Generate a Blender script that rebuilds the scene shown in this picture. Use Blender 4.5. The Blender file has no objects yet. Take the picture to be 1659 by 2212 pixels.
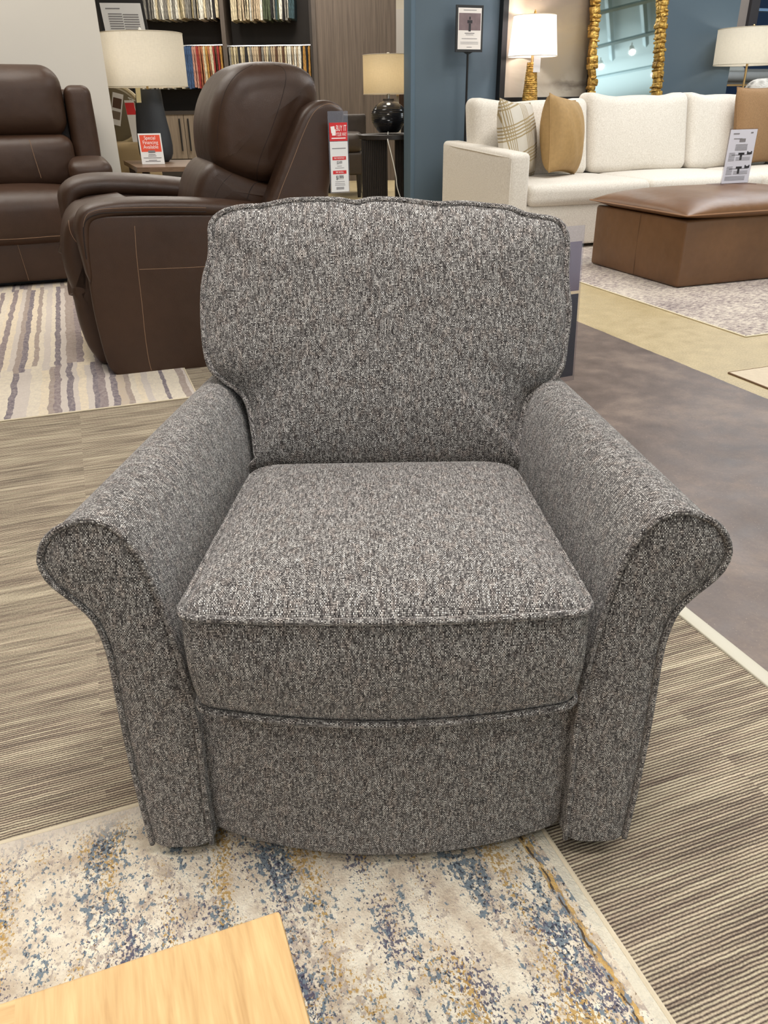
import bpy, math, random
from mathutils import Matrix, Vector
random.seed(7)
SC = bpy.context.scene
COL = SC.collection
PI = math.pi

# ------------------------------------------------------------------ camera, world, lights, exposure
F = 1680.0; CAMH = 1.0
_D = Vector((43.5, 3216, F)).normalized()            # gravity in camera axes (x right, y down, z forward)
_zc = Vector((0, 0, 1)); _Y = (_zc - _zc.dot(_D) * _D).normalized(); _Z = -_D; _X = _Y.cross(_Z)
RC = Matrix((_X, _Y, _Z))
cd = bpy.data.cameras.new('camera'); cam = bpy.data.objects.new('camera', cd); COL.objects.link(cam)
cd.sensor_fit = 'VERTICAL'; cd.sensor_height = 36.0; cd.lens = F / 2212 * 36.0
cd.clip_start = 0.02; cd.clip_end = 100
M3 = RC @ Matrix(((1, 0, 0), (0, -1, 0), (0, 0, -1)))
cam.matrix_world = Matrix.Translation((0, 0, CAMH)) @ M3.to_4x4()
SC.camera = cam
w = bpy.data.worlds.new('world'); SC.world = w; w.use_nodes = True
w.node_tree.nodes['Background'].inputs[0].default_value = (0.9, 0.95, 1, 1)
w.node_tree.nodes['Background'].inputs[1].default_value = 0.4
SC.view_settings.view_transform = 'Standard'; SC.view_settings.look = 'None'
SC.view_settings.gamma = 1.0; SC.view_settings.use_curve_mapping = False
SC.view_settings.exposure = 0.32

def area(name, loc, size, power, col=(1, 0.95, 0.88), rot=(0, 0, 0)):
    l = bpy.data.lights.new(name, 'AREA'); l.shape = 'RECTANGLE'; l.size = size[0]; l.size_y = size[1]
    l.energy = power; l.color = col
    o = bpy.data.objects.new(name, l); COL.objects.link(o); o.location = loc; o.rotation_euler = rot
    return o
WARM = (1, 0.94, 0.86); A20_ = math.radians(20)
area('ceiling_light_front', (0.1, 0.75, 3.75), (1.6, 1.3), 86, (1, .97, .945))
area('ceiling_light_behind', (-1.3, -1.8, 3.75), (2.0, 1.6), 52, (1, 0.95, 0.89))
area('ceiling_light_left', (-2.6, 4.6, 3.75), (1.8, 1.8), 75, WARM)
area('ceiling_light_right', (2.6, 4.2, 3.75), (1.8, 1.8), 90, (1, 0.96, 0.92))
area('ceiling_light_far_left', (-1.6, 11.2, 3.75), (3.0, 1.4), 130, WARM)
area('ceiling_light_mid', (-1.2, 7.8, 3.75), (1.6, 1.2), 45, WARM)
area('gallery_fill', (1.0, 13.6, 3.75), (1.6, 1.0), 60, WARM)  # unseen fill added to brighten the painting in the gap
area('ceiling_light_far_right', (3.6, 6.6, 3.75), (2.0, 1.2), 60, (0.96, 0.98, 1))
area('ceiling_light_beyond', (4.8, 9.6, 3.75), (2.0, 2.0), 90, (0.85, 0.93, 1))
# added cool fill far behind the camera; the front wall has no window
_o = area('cool_front_fill', (9.67, -9.03, 2.0), (16, 3.4), 300, (0.84, 0.93, 1)); _o.rotation_euler = (math.radians(90), 0, A20_)


# added fill without a fixture, aimed up to brighten the ceiling the mirror shows
_h = area('mirror_ceiling_fill', (12.05, -0.94, 1.9), (7, 5), 330, (0.86, 0.96, 1), (PI, 0, 0))

# ------------------------------------------------------------------ pixel rays (photo pixels -> points on real planes)
A20 = math.radians(20); CA, SA = math.cos(A20), math.sin(A20)
def _ray(px, py): return RC @ Vector((px - 829.5, py - 1106, F))
def onY(px, py, Y):
    d = _ray(px, py); t = Y / d.y; return Vector((d.x * t, Y, CAMH + d.z * t))
def onB(px, py, b):
    d = _ray(px, py); t = b / (-d.x * SA + d.y * CA)
    return Vector(((d.x * CA + d.y * SA) * t, b, CAMH + d.z * t))
WORLD = Matrix.Identity(4)
STORE = Matrix.Rotation(A20, 4, 'Z')       # the shop's own axes: a to the right and back, b to the back

# ------------------------------------------------------------------ object helpers
WM = {}
def setp(o, label=None, cat=None, group=None, kind=None):
    if label: o['label'] = label
    if cat: o['category'] = cat
    if group: o['group'] = group
    if kind: o['kind'] = kind
    return o
def thing(name, label, cat, base=(0, 0, 0), frame=WORLD, rotz=0.0, group=None):
    o = bpy.data.objects.new(name, None); COL.objects.link(o); o.empty_display_size = 0.05
    m = frame @ Matrix.Translation(base) @ Matrix.Rotation(rotz, 4, 'Z')
    o.matrix_world = m; WM[o.name] = m.copy()
    return setp(o, label, cat, group)
def mesh(name, md, mat, parent=None, frame=WORLD, smooth=40, base=None, label=None, local=False):
    v, f = md[0], md[1]; uv = md[2] if len(md) > 2 else None
    if parent: m = WM[parent.name]
    elif base is not None: m = frame @ Matrix.Translation(base)
    else: m = frame.copy()
    inv = Matrix.Identity(4) if local else m.inverted() @ frame
    me = bpy.data.meshes.new(name); me.from_pydata([inv @ Vector(p) for p in v], [], f); me.validate()
    if uv and len(me.polygons) == len(f):
        ul = me.uv_layers.new(name='UVMap')
        for p in me.polygons:
            for li in p.loop_indices: ul.data[li].uv = uv[me.loops[li].vertex_index]
    me.update()
    if smooth:
        me.shade_smooth()
        try: me.set_sharp_from_angle(angle=math.radians(smooth))
        except Exception: pass
    me.materials.append(mat)
    o = bpy.data.objects.new(name, me); COL.objects.link(o)
    if parent: o.parent = parent
    else: o.matrix_world = m
    WM[o.name] = m.copy()
    if label: o['label'] = label
    return o
def join(*ms):
    V, Fc, U = [], [], []; hasuv = all(len(m) > 2 for m in ms)
    for m in ms:
        n = len(V); V += list(m[0]); Fc += [tuple(i + n for i in f) for f in m[1]]
        if hasuv: U += list(m[2])
    return (V, Fc, U) if hasuv else (V, Fc)
def xf(m, mat): return (([tuple(mat @ Vector(p)) for p in m[0]],) + tuple(m[1:]))
def box(x0, x1, y0, y1, z0, z1, r=0.0):
    if r > 0: return softbox(x0, x1, y0, y1, z0, z1, r, n=1, rs=3)
    v = [(x, y, z) for x in (x0, x1) for y in (y0, y1) for z in (z0, z1)]
    f = [(0, 1, 3, 2), (4, 6, 7, 5), (0, 4, 5, 1), (2, 3, 7, 6), (0, 2, 6, 4), (1, 5, 7, 3)]
    return (v, f)
def softbox(x0, x1, y0, y1, z0, z1, r=0.03, puff=(0, 0, 0), n=10, rs=4, pw=2.0, taper=None):
    """rounded box; puff bulges each pair of faces outwards"""
    c = Vector(((x0 + x1) / 2, (y0 + y1) / 2, (z0 + z1) / 2)); h = Vector((abs(x1 - x0) / 2, abs(y1 - y0) / 2, abs(z1 - z0) / 2))
    r = min(r, h.x * .999, h.y * .999, h.z * .999); inner = h - Vector((r, r, r))
    def ticks(hh, ii):
        t = [-hh + (r * (1 - math.cos(PI / 2 * k / rs))) * 1.0 for k in range(rs)]
        t += [-ii + 2 * ii * k / max(n, 1) for k in range(max(n, 1) + 1)]
        t += [-x for x in reversed(t[:rs])]
        return t
    T = [ticks(h[i], inner[i]) for i in range(3)]
    V, Fc, idx = [], [], {}
    def vert(p):
        k = (round(p[0], 6), round(p[1], 6), round(p[2], 6))
        if k in idx: return idx[k]
        q = Vector(p); i_ = Vector([max(-inner[j], min(inner[j], q[j])) for j in range(3)]); d = q - i_
        if d.length > 1e-9: q = i_ + d.normalized() * r
        s = [max(-1, min(1, q[j] / h[j])) for j in range(3)]
        for j in range(3):
            if puff[j]:
                a, b = [k_ for k_ in range(3) if k_ != j]
                q[j] += puff[j] * s[j] * (1 - abs(s[a]) ** pw) * (1 - abs(s[b]) ** pw)
        q = q + c
        idx[k] = len(V); V.append(tuple(q)); return idx[k]
    for ax in range(3):
        a, b = [k for k in range(3) if k != ax]
        for sg in (-1, 1):
            for i in range(len(T[a]) - 1):
                for j in range(len(T[b]) - 1):
                    q = []
                    for (ii, jj) in ((i, j), (i + 1, j), (i + 1, j + 1), (i, j + 1)):
                        p = [0, 0, 0]; p[ax] = sg * h[ax]; p[a] = T[a][ii]; p[b] = T[b][jj]; q.append(vert(p))
                    q2 = []
                    for k in q:
                        if k not in q2: q2.append(k)
                    if len(q2) < 3: continue
                    flip = (sg > 0) != (ax == 1)
                    Fc.append(tuple(q2) if flip else tuple(reversed(q2)))
    return (V, Fc)
def tube(pts, r, seg=8, closed=False):
    pts = [Vector(p) for p in pts]; n = len(pts); V, Fc = [], []; up = None
    for i, p in enumerate(pts):
        if closed: t = (pts[(i + 1) % n] - pts[i - 1])
        else: t = (pts[min(i + 1, n - 1)] - pts[max(i - 1, 0)])
        t.normalize()
        if up is None: up = Vector((0, 0, 1)) if abs(t.z) < .9 else Vector((1, 0, 0))
        s = t.cross(up).normalized(); up = s.cross(t).normalized()
        rr = r[i] if isinstance(r, (list, tuple)) else r
        for k in range(seg):
            a = 2 * PI * k / seg; V.append(tuple(p + rr * (math.cos(a) * s + math.sin(a) * up)))
    m = n if closed else n - 1
    for i in range(m):
        for k in range(seg):
            a, b = i * seg + k, i * seg + (k + 1) % seg; c, d = ((i + 1) % n) * seg + (k + 1) % seg, ((i + 1) % n) * seg + k
            Fc.append((a, b, c, d))
    if not closed:
        Fc.append(tuple(reversed(range(seg)))); Fc.append(tuple(range((n - 1) * seg, n * seg)))
    Ls = [0.0]
    for i in range(1, n): Ls.append(Ls[-1] + (pts[i] - pts[i - 1]).length)
    r0 = r[0] if isinstance(r, (list, tuple)) else r
    uv = [(2 * PI * r0 * abs((i % seg) - seg / 2) / seg, Ls[i // seg]) for i in range(len(V))]
    return (V, Fc, uv)
def lathe(prof, cx, cy, seg=40, sx=1, sy=1, cap=True):
    V, Fc = [], []; n = len(prof)
    for (r, z) in prof:
        for k in range(seg):
            a = 2 * PI * k / seg; V.append((cx + sx * r * math.cos(a), cy + sy * r * math.sin(a), z))
    for i in range(n - 1):
        for k in range(seg):
            Fc.append((i * seg + k, i * seg + (k + 1) % seg, (i + 1) * seg + (k + 1) % seg, (i + 1) * seg + k))
    if cap:
        if prof[0][0] > 1e-4: Fc.append(tuple(reversed(range(seg))))
        if prof[-1][0] > 1e-4: Fc.append(tuple(range((n - 1) * seg, n * seg)))
    return (V, Fc)
def crom(pts, n, closed=False):
    """catmull-rom resample, n per span"""
    P = [Vector(p) for p in pts]; N = len(P); out = []
    for i in range(N if closed else N - 1):
        p0, p1, p2, p3 = (P[(i - 1) % N], P[i], P[(i + 1) % N], P[(i + 2) % N]) if closed else (P[max(i - 1, 0)], P[i], P[i + 1], P[min(i + 2, N - 1)])
        for k in range(n):
            t = k / n
            out.append(0.5 * ((2 * p1) + (p2 - p0) * t + (2 * p0 - 5 * p1 + 4 * p2 - p3) * t * t + (3 * p1 - p0 - 3 * p2 + p3) * t ** 3))
    if not closed: out.append(P[-1])
    return out
def resample(P, n, closed=True):
    P = [Vector(p) for p in P]; Q = P + [P[0]] if closed else P
    L = [0]
    for i in range(len(Q) - 1): L.append(L[-1] + (Q[i + 1] - Q[i]).length)
    out = []; j = 0
    for k in range(n):
        s = L[-1] * k / (n if closed else n - 1)
        while j < len(L) - 2 and L[j + 1] < s: j += 1
        t = (s - L[j]) / max(L[j + 1] - L[j], 1e-9); out.append(Q[j].lerp(Q[j + 1], min(t, 1)))
    return out
def inset2(P, d):
    n = len(P); out = []; ar = sum(P[i].x * P[(i + 1) % n].y - P[(i + 1) % n].x * P[i].y for i in range(n)); sg = 1 if ar > 0 else -1
    for i in range(n):
        t = (P[(i + 1) % n] - P[i - 1]); t = Vector((t.x, t.y)).normalized(); nn = Vector((-t.y, t.x)) * sg
        out.append(Vector((P[i].x, P[i].y)) + nn * d)
    return out
def puffprism(outline, b0, b1, r=0.04, bulge=0.0, steps=5, mid=3, plane='az', dome=0.0, fillrings=6):
    """outline in (a,z) extruded along b with rounded edges; ends closed by rings toward the centroid"""
    O = [Vector((p[0], p[1])) for p in outline]; n = len(O); V, Fc = [], []
    rings = []
    cen = Vector((sum(p.x for p in O) / n, sum(p.y for p in O) / n))
    e0 = inset2(O, r)
    def end(b, sgn):
        R = []
        for k in range(1, fillrings + 1):
            t = k / fillrings
            R.append(([e.lerp(cen, 1 - t) for e in e0], b + sgn * dome * (1 - t ** 2)))
        return R
    rings += end(b0, -1)
    for k in range(1, steps + 1):
        a = PI / 2 * k / steps; rings.append((inset2(O, r * (1 - math.sin(a))), b0 + r * (1 - math.cos(a))))
    for k in range(1, mid + 1):
        t = k / (mid + 1); rings.append((inset2(O, -bulge * math.sin(PI * t)), b0 + r + (b1 - b0 - 2 * r) * t))
    for k in range(steps, 0, -1):
        a = PI / 2 * k / steps; rings.append((inset2(O, r * (1 - math.sin(a))), b1 - r * (1 - math.cos(a))))
    rings += list(reversed(end(b1, 1)))
    for (R, b) in rings:
        for p in R: V.append((p.x, b, p.y))
    m = len(rings)
    for i in range(m - 1):
        for k in range(n):
            Fc.append((i * n + k, (i + 1) * n + k, (i + 1) * n + (k + 1) % n, i * n + (k + 1) % n))
    c0 = len(V); V.append((cen.x, b0 - dome, cen.y)); V.append((cen.x, b1 + dome, cen.y))
    for k in range(n):
        Fc.append((c0, k, (k + 1) % n)); Fc.append((c0 + 1, (m - 1) * n + (k + 1) % n, (m - 1) * n + k))
    return (V, Fc)
def strap(path, b0, b1, th, seg=20, pw=2.6):
    """padded band swept along a path in the (a, z) plane, as wide as b0..b1"""
    P = [Vector((p[0], p[1])) for p in path]; n = len(P); V, Fc = [], []; bc, bw = (b0 + b1) / 2, (b1 - b0) / 2
    for i, p in enumerate(P):
        t = (P[min(i + 1, n - 1)] - P[max(i - 1, 0)]).normalized(); nn = Vector((-t.y, t.x)); tt = th[i] if isinstance(th, list) else th
        e = min(1, min(i, n - 1 - i) / 3 + .35)
        for k in range(seg):
            a = 2 * PI * k / seg; c, s_ = math.cos(a), math.sin(a)
            c = math.copysign(abs(c) ** (2 / pw), c); s_ = math.copysign(abs(s_) ** (2 / pw), s_)
            q = p + nn * tt * s_ * e; V.append((q.x, bc + bw * c * (.9 + .1 * e), q.y))
    for i in range(n - 1):
        for k in range(seg): Fc.append((i * seg + k, i * seg + (k + 1) % seg, (i + 1) * seg + (k + 1) % seg, (i + 1) * seg + k))
    Fc.append(tuple(reversed(range(seg)))); Fc.append(tuple(range((n - 1) * seg, n * seg)))
    return (V, Fc)
def seamcast(pts, md, parent, frame, r=.0011, mat=None, lift=0.0):
    """a seam that follows the surface md: each photo pixel is dropped onto it"""
    from mathutils.bvhtree import BVHTree
    W = [frame @ Vector(v) for v in md[0]]; bv = BVHTree.FromPolygons(W, [tuple(f) for f in md[1]])
    out = []
    for q in crom([(x, y, 0) for x, y in pts], 8):
        h = bv.ray_cast(Vector((0, 0, CAMH)), _ray(q.x, q.y).normalized())
        if h[0] is not None:
            nn = h[1] if h[1].dot(_ray(q.x, q.y)) < 0 else -h[1]
            out.append(frame.inverted() @ (h[0] + nn * lift))
    if len(out) < 3: return None
    return mesh('stitching', tube(out, r, 6)[:2], mat or M['stitch'], parent, frame, label='pale stitched seam' if mat is None else 'dark seam')
def text(name, s, size, origin, right, up, mat, parent, frame=WORLD, align='CENTER', sx=1.0, off=0.0008):
    cu = bpy.data.curves.new('lettering', 'FONT'); cu.body = s; cu.size = size; cu.align_x = align; cu.align_y = 'CENTER'; cu.extrude = 0.0002
    to = bpy.data.objects.new('lettering_source', cu); COL.objects.link(to)
    dg = bpy.context.evaluated_depsgraph_get(); me = bpy.data.meshes.new_from_object(to.evaluated_get(dg))
    right = Vector(right).normalized(); up = Vector(up).normalized(); nn = right.cross(up)
    V = [tuple(Vector(origin) + right * (v.co.x * sx) + up * v.co.y + nn * (v.co.z + off)) for v in me.vertices]
    Fc = [tuple(p.vertices) for p in me.polygons]
    bpy.data.objects.remove(to); bpy.data.curves.remove(cu); bpy.data.meshes.remove(me)
    return mesh(name, (V, Fc), mat, parent, frame, smooth=0)
def quadbox(o, r, u, w_, h_, t=0.001, cx=0, cy=0):
    """thin slab centred at o + cx*r + cy*u, facing r x u"""
    o = Vector(o); r = Vector(r).normalized(); u = Vector(u).normalized(); n = r.cross(u)
    V = []
    for a in (-1, 1):
        for b in (-1, 1):
            for c in (0, 1): V.append(tuple(o + r * (cx + a * w_ / 2) + u * (cy + b * h_ / 2) + n * (t * c)))
    return (V, [(0, 1, 3, 2), (4, 6, 7, 5), (0, 4, 5, 1), (2, 3, 7, 6), (0, 2, 6, 4), (1, 5, 7, 3)])

# ------------------------------------------------------------------ materials
class NT:
    def __init__(s, name):
        s.m = bpy.data.materials.new(name); s.m.use_nodes = True; s.t = s.m.node_tree
        s.b = s.t.nodes['Principled BSDF']; s.out = s.t.nodes['Material Output']
    def n(s, ty, **k):
        x = s.t.nodes.new(ty)
        for a, b in k.items(): setattr(x, a, b)
        return x
    def put(s, sock, v):
        if isinstance(v, bpy.types.NodeSocket): s.t.links.new(v, sock)
        elif isinstance(v, (int, float)) and sock.type in ('RGBA', 'VECTOR'): sock.default_value = (v,) * (4 if sock.type == 'RGBA' else 3)
        elif isinstance(v, (tuple, list)) and sock.type == 'RGBA' and len(v) == 3: sock.default_value = (*v, 1)
        else: sock.default_value = v
    def math(s, op, a, b=0.0, c=None, clamp=False):
        x = s.n('ShaderNodeMath', operation=op, use_clamp=clamp); s.put(x.inputs[0], a); s.put(x.inputs[1], b)
        if c is not None: s.put(x.inputs[2], c)
        return x.outputs[0]
    def coord(s, which='Object'): return s.n('ShaderNodeTexCoord').outputs[which]
    def sep(s, v): x = s.n('ShaderNodeSeparateXYZ'); s.put(x.inputs[0], v); return x.outputs
    def comb(s, x_, y_, z_=0.0):
        x = s.n('ShaderNodeCombineXYZ'); s.put(x.inputs[0], x_); s.put(x.inputs[1], y_); s.put(x.inputs[2], z_); return x.outputs[0]
    def noise(s, v, scale=5, detail=2, rough=.5, dist=0.0):
        x = s.n('ShaderNodeTexNoise'); s.put(x.inputs['Vector'], v); x.inputs['Scale'].default_value = scale
        x.inputs['Detail'].default_value = detail; x.inputs['Roughness'].default_value = rough; x.inputs['Distortion'].default_value = dist
        return x.outputs[0]
    def white(s, v): x = s.n('ShaderNodeTexWhiteNoise', noise_dimensions='3D'); s.put(x.inputs['Vector'], v); return x.outputs['Value']
    def scale(s, v, sc): x = s.n('ShaderNodeVectorMath', operation='MULTIPLY'); s.put(x.inputs[0], v); x.inputs[1].default_value = sc; return x.outputs[0]
    def ramp(s, f, stops, interp='LINEAR'):
        x = s.n('ShaderNodeValToRGB'); s.put(x.inputs[0], f); cr = x.color_ramp; cr.interpolation = interp
        while len(cr.elements) < len(stops): cr.elements.new(0.5)
        for e, (p, c) in zip(cr.elements, stops): e.position = p; e.color = (*c, 1) if len(c) == 3 else c
        return x.outputs[0]
    def mix(s, f, a, b, mode='MIX'):
        x = s.n('ShaderNodeMix', data_type='RGBA', blend_type=mode); s.put(x.inputs[0], f); s.put(x.inputs[6], a); s.put(x.inputs[7], b); return x.outputs[2]
    def bump(s, h, strength=.3, dist=.01):
        x = s.n('ShaderNodeBump'); s.put(x.inputs['Height'], h); x.inputs['Strength'].default_value = strength; x.inputs['Distance'].default_value = dist
        s.t.links.new(x.outputs[0], s.b.inputs['Normal'])
    def base(s, c): s.put(s.b.inputs['Base Color'], c)
    def rough(s, v): s.put(s.b.inputs['Roughness'], v)
    def spec(s, v): s.b.inputs['Specular IOR Level'].default_value = v
def g(c):  # sRGB 0-255 -> linear
    return tuple(((x / 255) / 12.92 if x / 255 <= .04045 else ((x / 255 + .055) / 1.055) ** 2.4) for x in c)
def simple(name, c, rough=.6, metal=0, var=.06, vs=8, bump=0, bs=80, spec=.5, srgb=True):
    t = NT(name); cc = g(c) if srgb else c; co = t.coord()
    nz = t.noise(co, vs, 3)
    lo = tuple(max(0, x * (1 - var)) for x in cc); hi = tuple(min(1, x * (1 + var)) for x in cc)
    t.base(t.mix(nz, lo, hi)); t.rough(rough); t.b.inputs['Metallic'].default_value = metal; t.spec(spec)
    if bump: t.bump(t.noise(co, bs, 3), bump, .003)
    return t.m

def tweed():
    t = NT('grey_tweed_weave'); u, v, _ = t.sep(t.coord('UV')); p = 0.00150; pv = 0.00205
    wob = t.math('MULTIPLY', t.math('SUBTRACT', t.noise(t.coord('UV'), 110, 2), .5), .0024)
    wob2 = t.math('MULTIPLY', t.math('SUBTRACT', t.noise(t.scale(t.coord('UV'), (1, -1, 1)), 90, 2), .5), .0030)
    uu = t.math('DIVIDE', t.math('ADD', u, wob), p); vv = t.math('DIVIDE', t.math('ADD', v, wob2), pv)
    iu = t.math('FLOOR', uu); iv = t.math('FLOOR', vv); fu = t.math('FRACT', uu); fv = t.math('FRACT', vv)
    par = t.math('FLOORED_MODULO', t.math('ADD', iu, iv), 2.0)
    wv = t.noise(t.comb(t.math('MULTIPLY', iu, 7.31), t.math('MULTIPLY', vv, .17)), 1, 1)
    we = t.noise(t.comb(t.math('MULTIPLY', uu, .35), t.math('MULTIPLY', iv, 7.31), 5.0), 1, 1)
    dot = t.white(t.comb(iu, iv))
    wv = t.math('ADD', t.math('MULTIPLY', t.math('SUBTRACT', wv, .5), 1.7), .62)
    we = t.math('ADD', t.math('MULTIPLY', t.math('SUBTRACT', we, .5), 1.5), .42)
    val = t.math('ADD', t.math('MULTIPLY', par, wv), t.math('MULTIPLY', t.math('SUBTRACT', 1.0, par), we))
    val = t.math('ADD', val, t.math('MULTIPLY', t.math('SUBTRACT', dot, .5), .40))
    big = t.noise(t.scale(t.coord('UV'), (1, .10, 1)), 420, 2, .6)
    val = t.math('ADD', val, t.math('MULTIPLY', t.math('SUBTRACT', big, .5), .50))
    c = t.ramp(val, [(0.0, g((36, 32, 32))), (.22, g((70, 65, 64))), (.44, g((120, 115, 112))), (.66, g((180, 174, 169))), (.90, g((240, 235, 228))), (1, g((252, 249, 246)))])
    tint = t.noise(t.scale(t.coord('UV'), (1, .5, 1)), 80, 2)
    c = t.mix(t.math('MULTIPLY', t.math('GREATER_THAN', tint, .56), .30), c, t.mix(1.0, c, (1.0, .84, .76), 'MULTIPLY'))
    hu = t.math('SINE', t.math('MULTIPLY', fu, PI)); hv = t.math('SINE', t.math('MULTIPLY', fv, PI))
    h = t.math('MULTIPLY', hu, hv)
    gap = t.math('MULTIPLY', t.math('SUBTRACT', h, .06), 4.2, clamp=True)
    c = t.mix(gap, g((34, 31, 32)), c)
    t.base(c); t.rough(.95); t.spec(.15)
    t.bump(h, .6, .0012)
    t.b.inputs['Sheen Weight'].default_value = .2
    return t.m
M = {}
M['tweed'] = tweed()
def leather(name, c, rough=.42, var=.25):
    t = NT(name); co = t.coord(); cc = g(c)
    n1 = t.noise(co, 3.5, 3); n2 = t.noise(co, 26, 3)
    f = t.math('ADD', t.math('MULTIPLY', n1, .7), t.math('MULTIPLY', n2, .3))
    t.base(t.ramp(f, [(.25, tuple(x * (1 - var) for x in cc)), (.75, tuple(x * (1 + var) for x in cc))]))
    t.rough(t.math('ADD', rough - .05, t.math('MULTIPLY', n2, .12))); t.spec(.4)
    h = t.math('ADD', t.math('MULTIPLY', t.noise(co, 420, 2), .5), t.math('MULTIPLY', t.noise(co, 9, 2), 3.0))
    t.bump(h, .35, .004)
    return t.m
M['brown_leather'] = leather('brown_leather', (64, 44, 32), .40)
M['dark_leather'] = leather('dark_leather', (70, 60, 52), .4)
M['cognac_leather'] = leather('cognac_leather', (112, 80, 54), .33, .22)
M['stitch'] = simple('tan_thread', (150, 118, 92), .8)
M['darkstitch'] = simple('dark_seam', (38, 26, 21), .8)
def boucle():
    t = NT('cream_upholstery'); co = t.coord()
    t.base(t.ramp(t.noise(co, 120, 3), [(.3, g((210, 202, 190))), (.7, g((232, 226, 216)))])); t.rough(.95); t.spec(.1)
    t.bump(t.math('ADD', t.noise(co, 260, 2), t.math('MULTIPLY', t.noise(co, 7, 2), 4.0)), .3, .004); t.b.inputs['Sheen Weight'].default_value = .2
    return t.m
M['cream'] = boucle()
def carpet():
    t = NT('ribbed_carpet_tiles'); x, y, _ = t.sep(t.coord()); p = .0053
    ti = t.math('FLOOR', t.math('DIVIDE', t.math('ADD', x, .12), .5)); tj = t.math('FLOOR', t.math('DIVIDE', y, .5))
    seed = t.math('ADD', t.math('MULTIPLY', ti, 13.7), t.math('MULTIPLY', tj, 5.3))
    y2 = t.math('ADD', y, t.math('MULTIPLY', t.math('SUBTRACT', t.noise(t.scale(t.coord(), (45, 20, 1)), 1, 2), .5), .0022))
    yy = t.math('DIVIDE', y2, p); iy = t.math('FLOOR', yy); fy = t.math('FRACT', yy)
    rib = t.math('SINE', t.math('MULTIPLY', fy, PI))
    line = t.noise(t.comb(t.math('MULTIPLY', x, 7.0), t.math('MULTIPLY', iy, 3.13), seed), 1, 1)
    zone = t.noise(t.comb(t.math('MULTIPLY', x, 1.6), t.math('MULTIPLY', y, 24.0), seed), 1, 2)
    fib = t.noise(t.scale(t.coord(), (330, 330, 1)), 1, 2)
    f = t.math('ADD', t.math('MULTIPLY', t.math('SUBTRACT', line, .5), .75), t.math('MULTIPLY', t.math('SUBTRACT', zone, .5), .44))
    f = t.math('ADD', f, t.math('MULTIPLY', t.math('SUBTRACT', fib, .5), .55))
    f = t.math('ADD', f, t.math('MULTIPLY', t.math('SUBTRACT', rib, .62), .62))
    f = t.math('ADD', f, .54)
    c = t.ramp(f, [(.16, g((78, 69, 63))), (.38, g((112, 100, 89))), (.58, g((150, 137, 120))), (.77, g((190, 177, 152))), (.97, g((216, 204, 178)))])
    pk = t.noise(t.comb(t.math('MULTIPLY', x, 3.0), t.math('MULTIPLY', iy, 1.7), 4.0), 1, 1)
    c = t.mix(t.math('MULTIPLY', t.math('GREATER_THAN', pk, .52), .30), c, t.mix(1.0, c, (.98, .88, .92), 'MULTIPLY'))
    t.base(c); t.rough(1.0); t.spec(.05)
    t.bump(t.math('ADD', rib, t.math('MULTIPLY', fib, .8)), .55, .0022)
    return t.m
M['carpet'] = carpet()
def concrete():
    t = NT('stained_concrete'); co = t.coord(); x, y, _ = t.sep(co)
    n1 = t.noise(co, 2.6, 7, .68, .3); n2 = t.noise(co, 11, 5, .6); sp = t.noise(co, 230, 2); sp2 = t.noise(co, 120, 3)
    f0 = t.math('ADD', t.math('ADD', t.math('MULTIPLY', n1, .6), t.math('MULTIPLY', n2, .3)), t.math('MULTIPLY', sp2, .1))
    c1 = t.ramp(f0, [(.38, g((80, 67, 60))), (.5, g((104, 89, 81))), (.62, g((130, 113, 101)))])
    c1 = t.mix(t.math('MULTIPLY', t.math('GREATER_THAN', sp, .70), .55), c1, g((176, 160, 148)))
    c2 = t.ramp(t.math('ADD', t.math('ADD', t.math('MULTIPLY', n2, .35), t.math('MULTIPLY', sp2, .35)), t.math('MULTIPLY', sp, .3)), [(.38, g((160, 142, 104))), (.62, g((196, 178, 140)))])
    wx = t.math('ADD', x, t.math('MULTIPLY', t.math('SUBTRACT', t.noise(co, 14, 2), .5), .012))
    f = t.math('MAXIMUM', t.math('GREATER_THAN', wx, 2.325), t.math('GREATER_THAN', y, 6.2))
    t.base(t.mix(f, c1, c2)); t.rough(t.math('ADD', .30, t.math('MULTIPLY', n2, .3))); t.spec(.35)
    t.bump(n2, .05, .002)
    return t.m
M['concrete'] = concrete()
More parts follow.
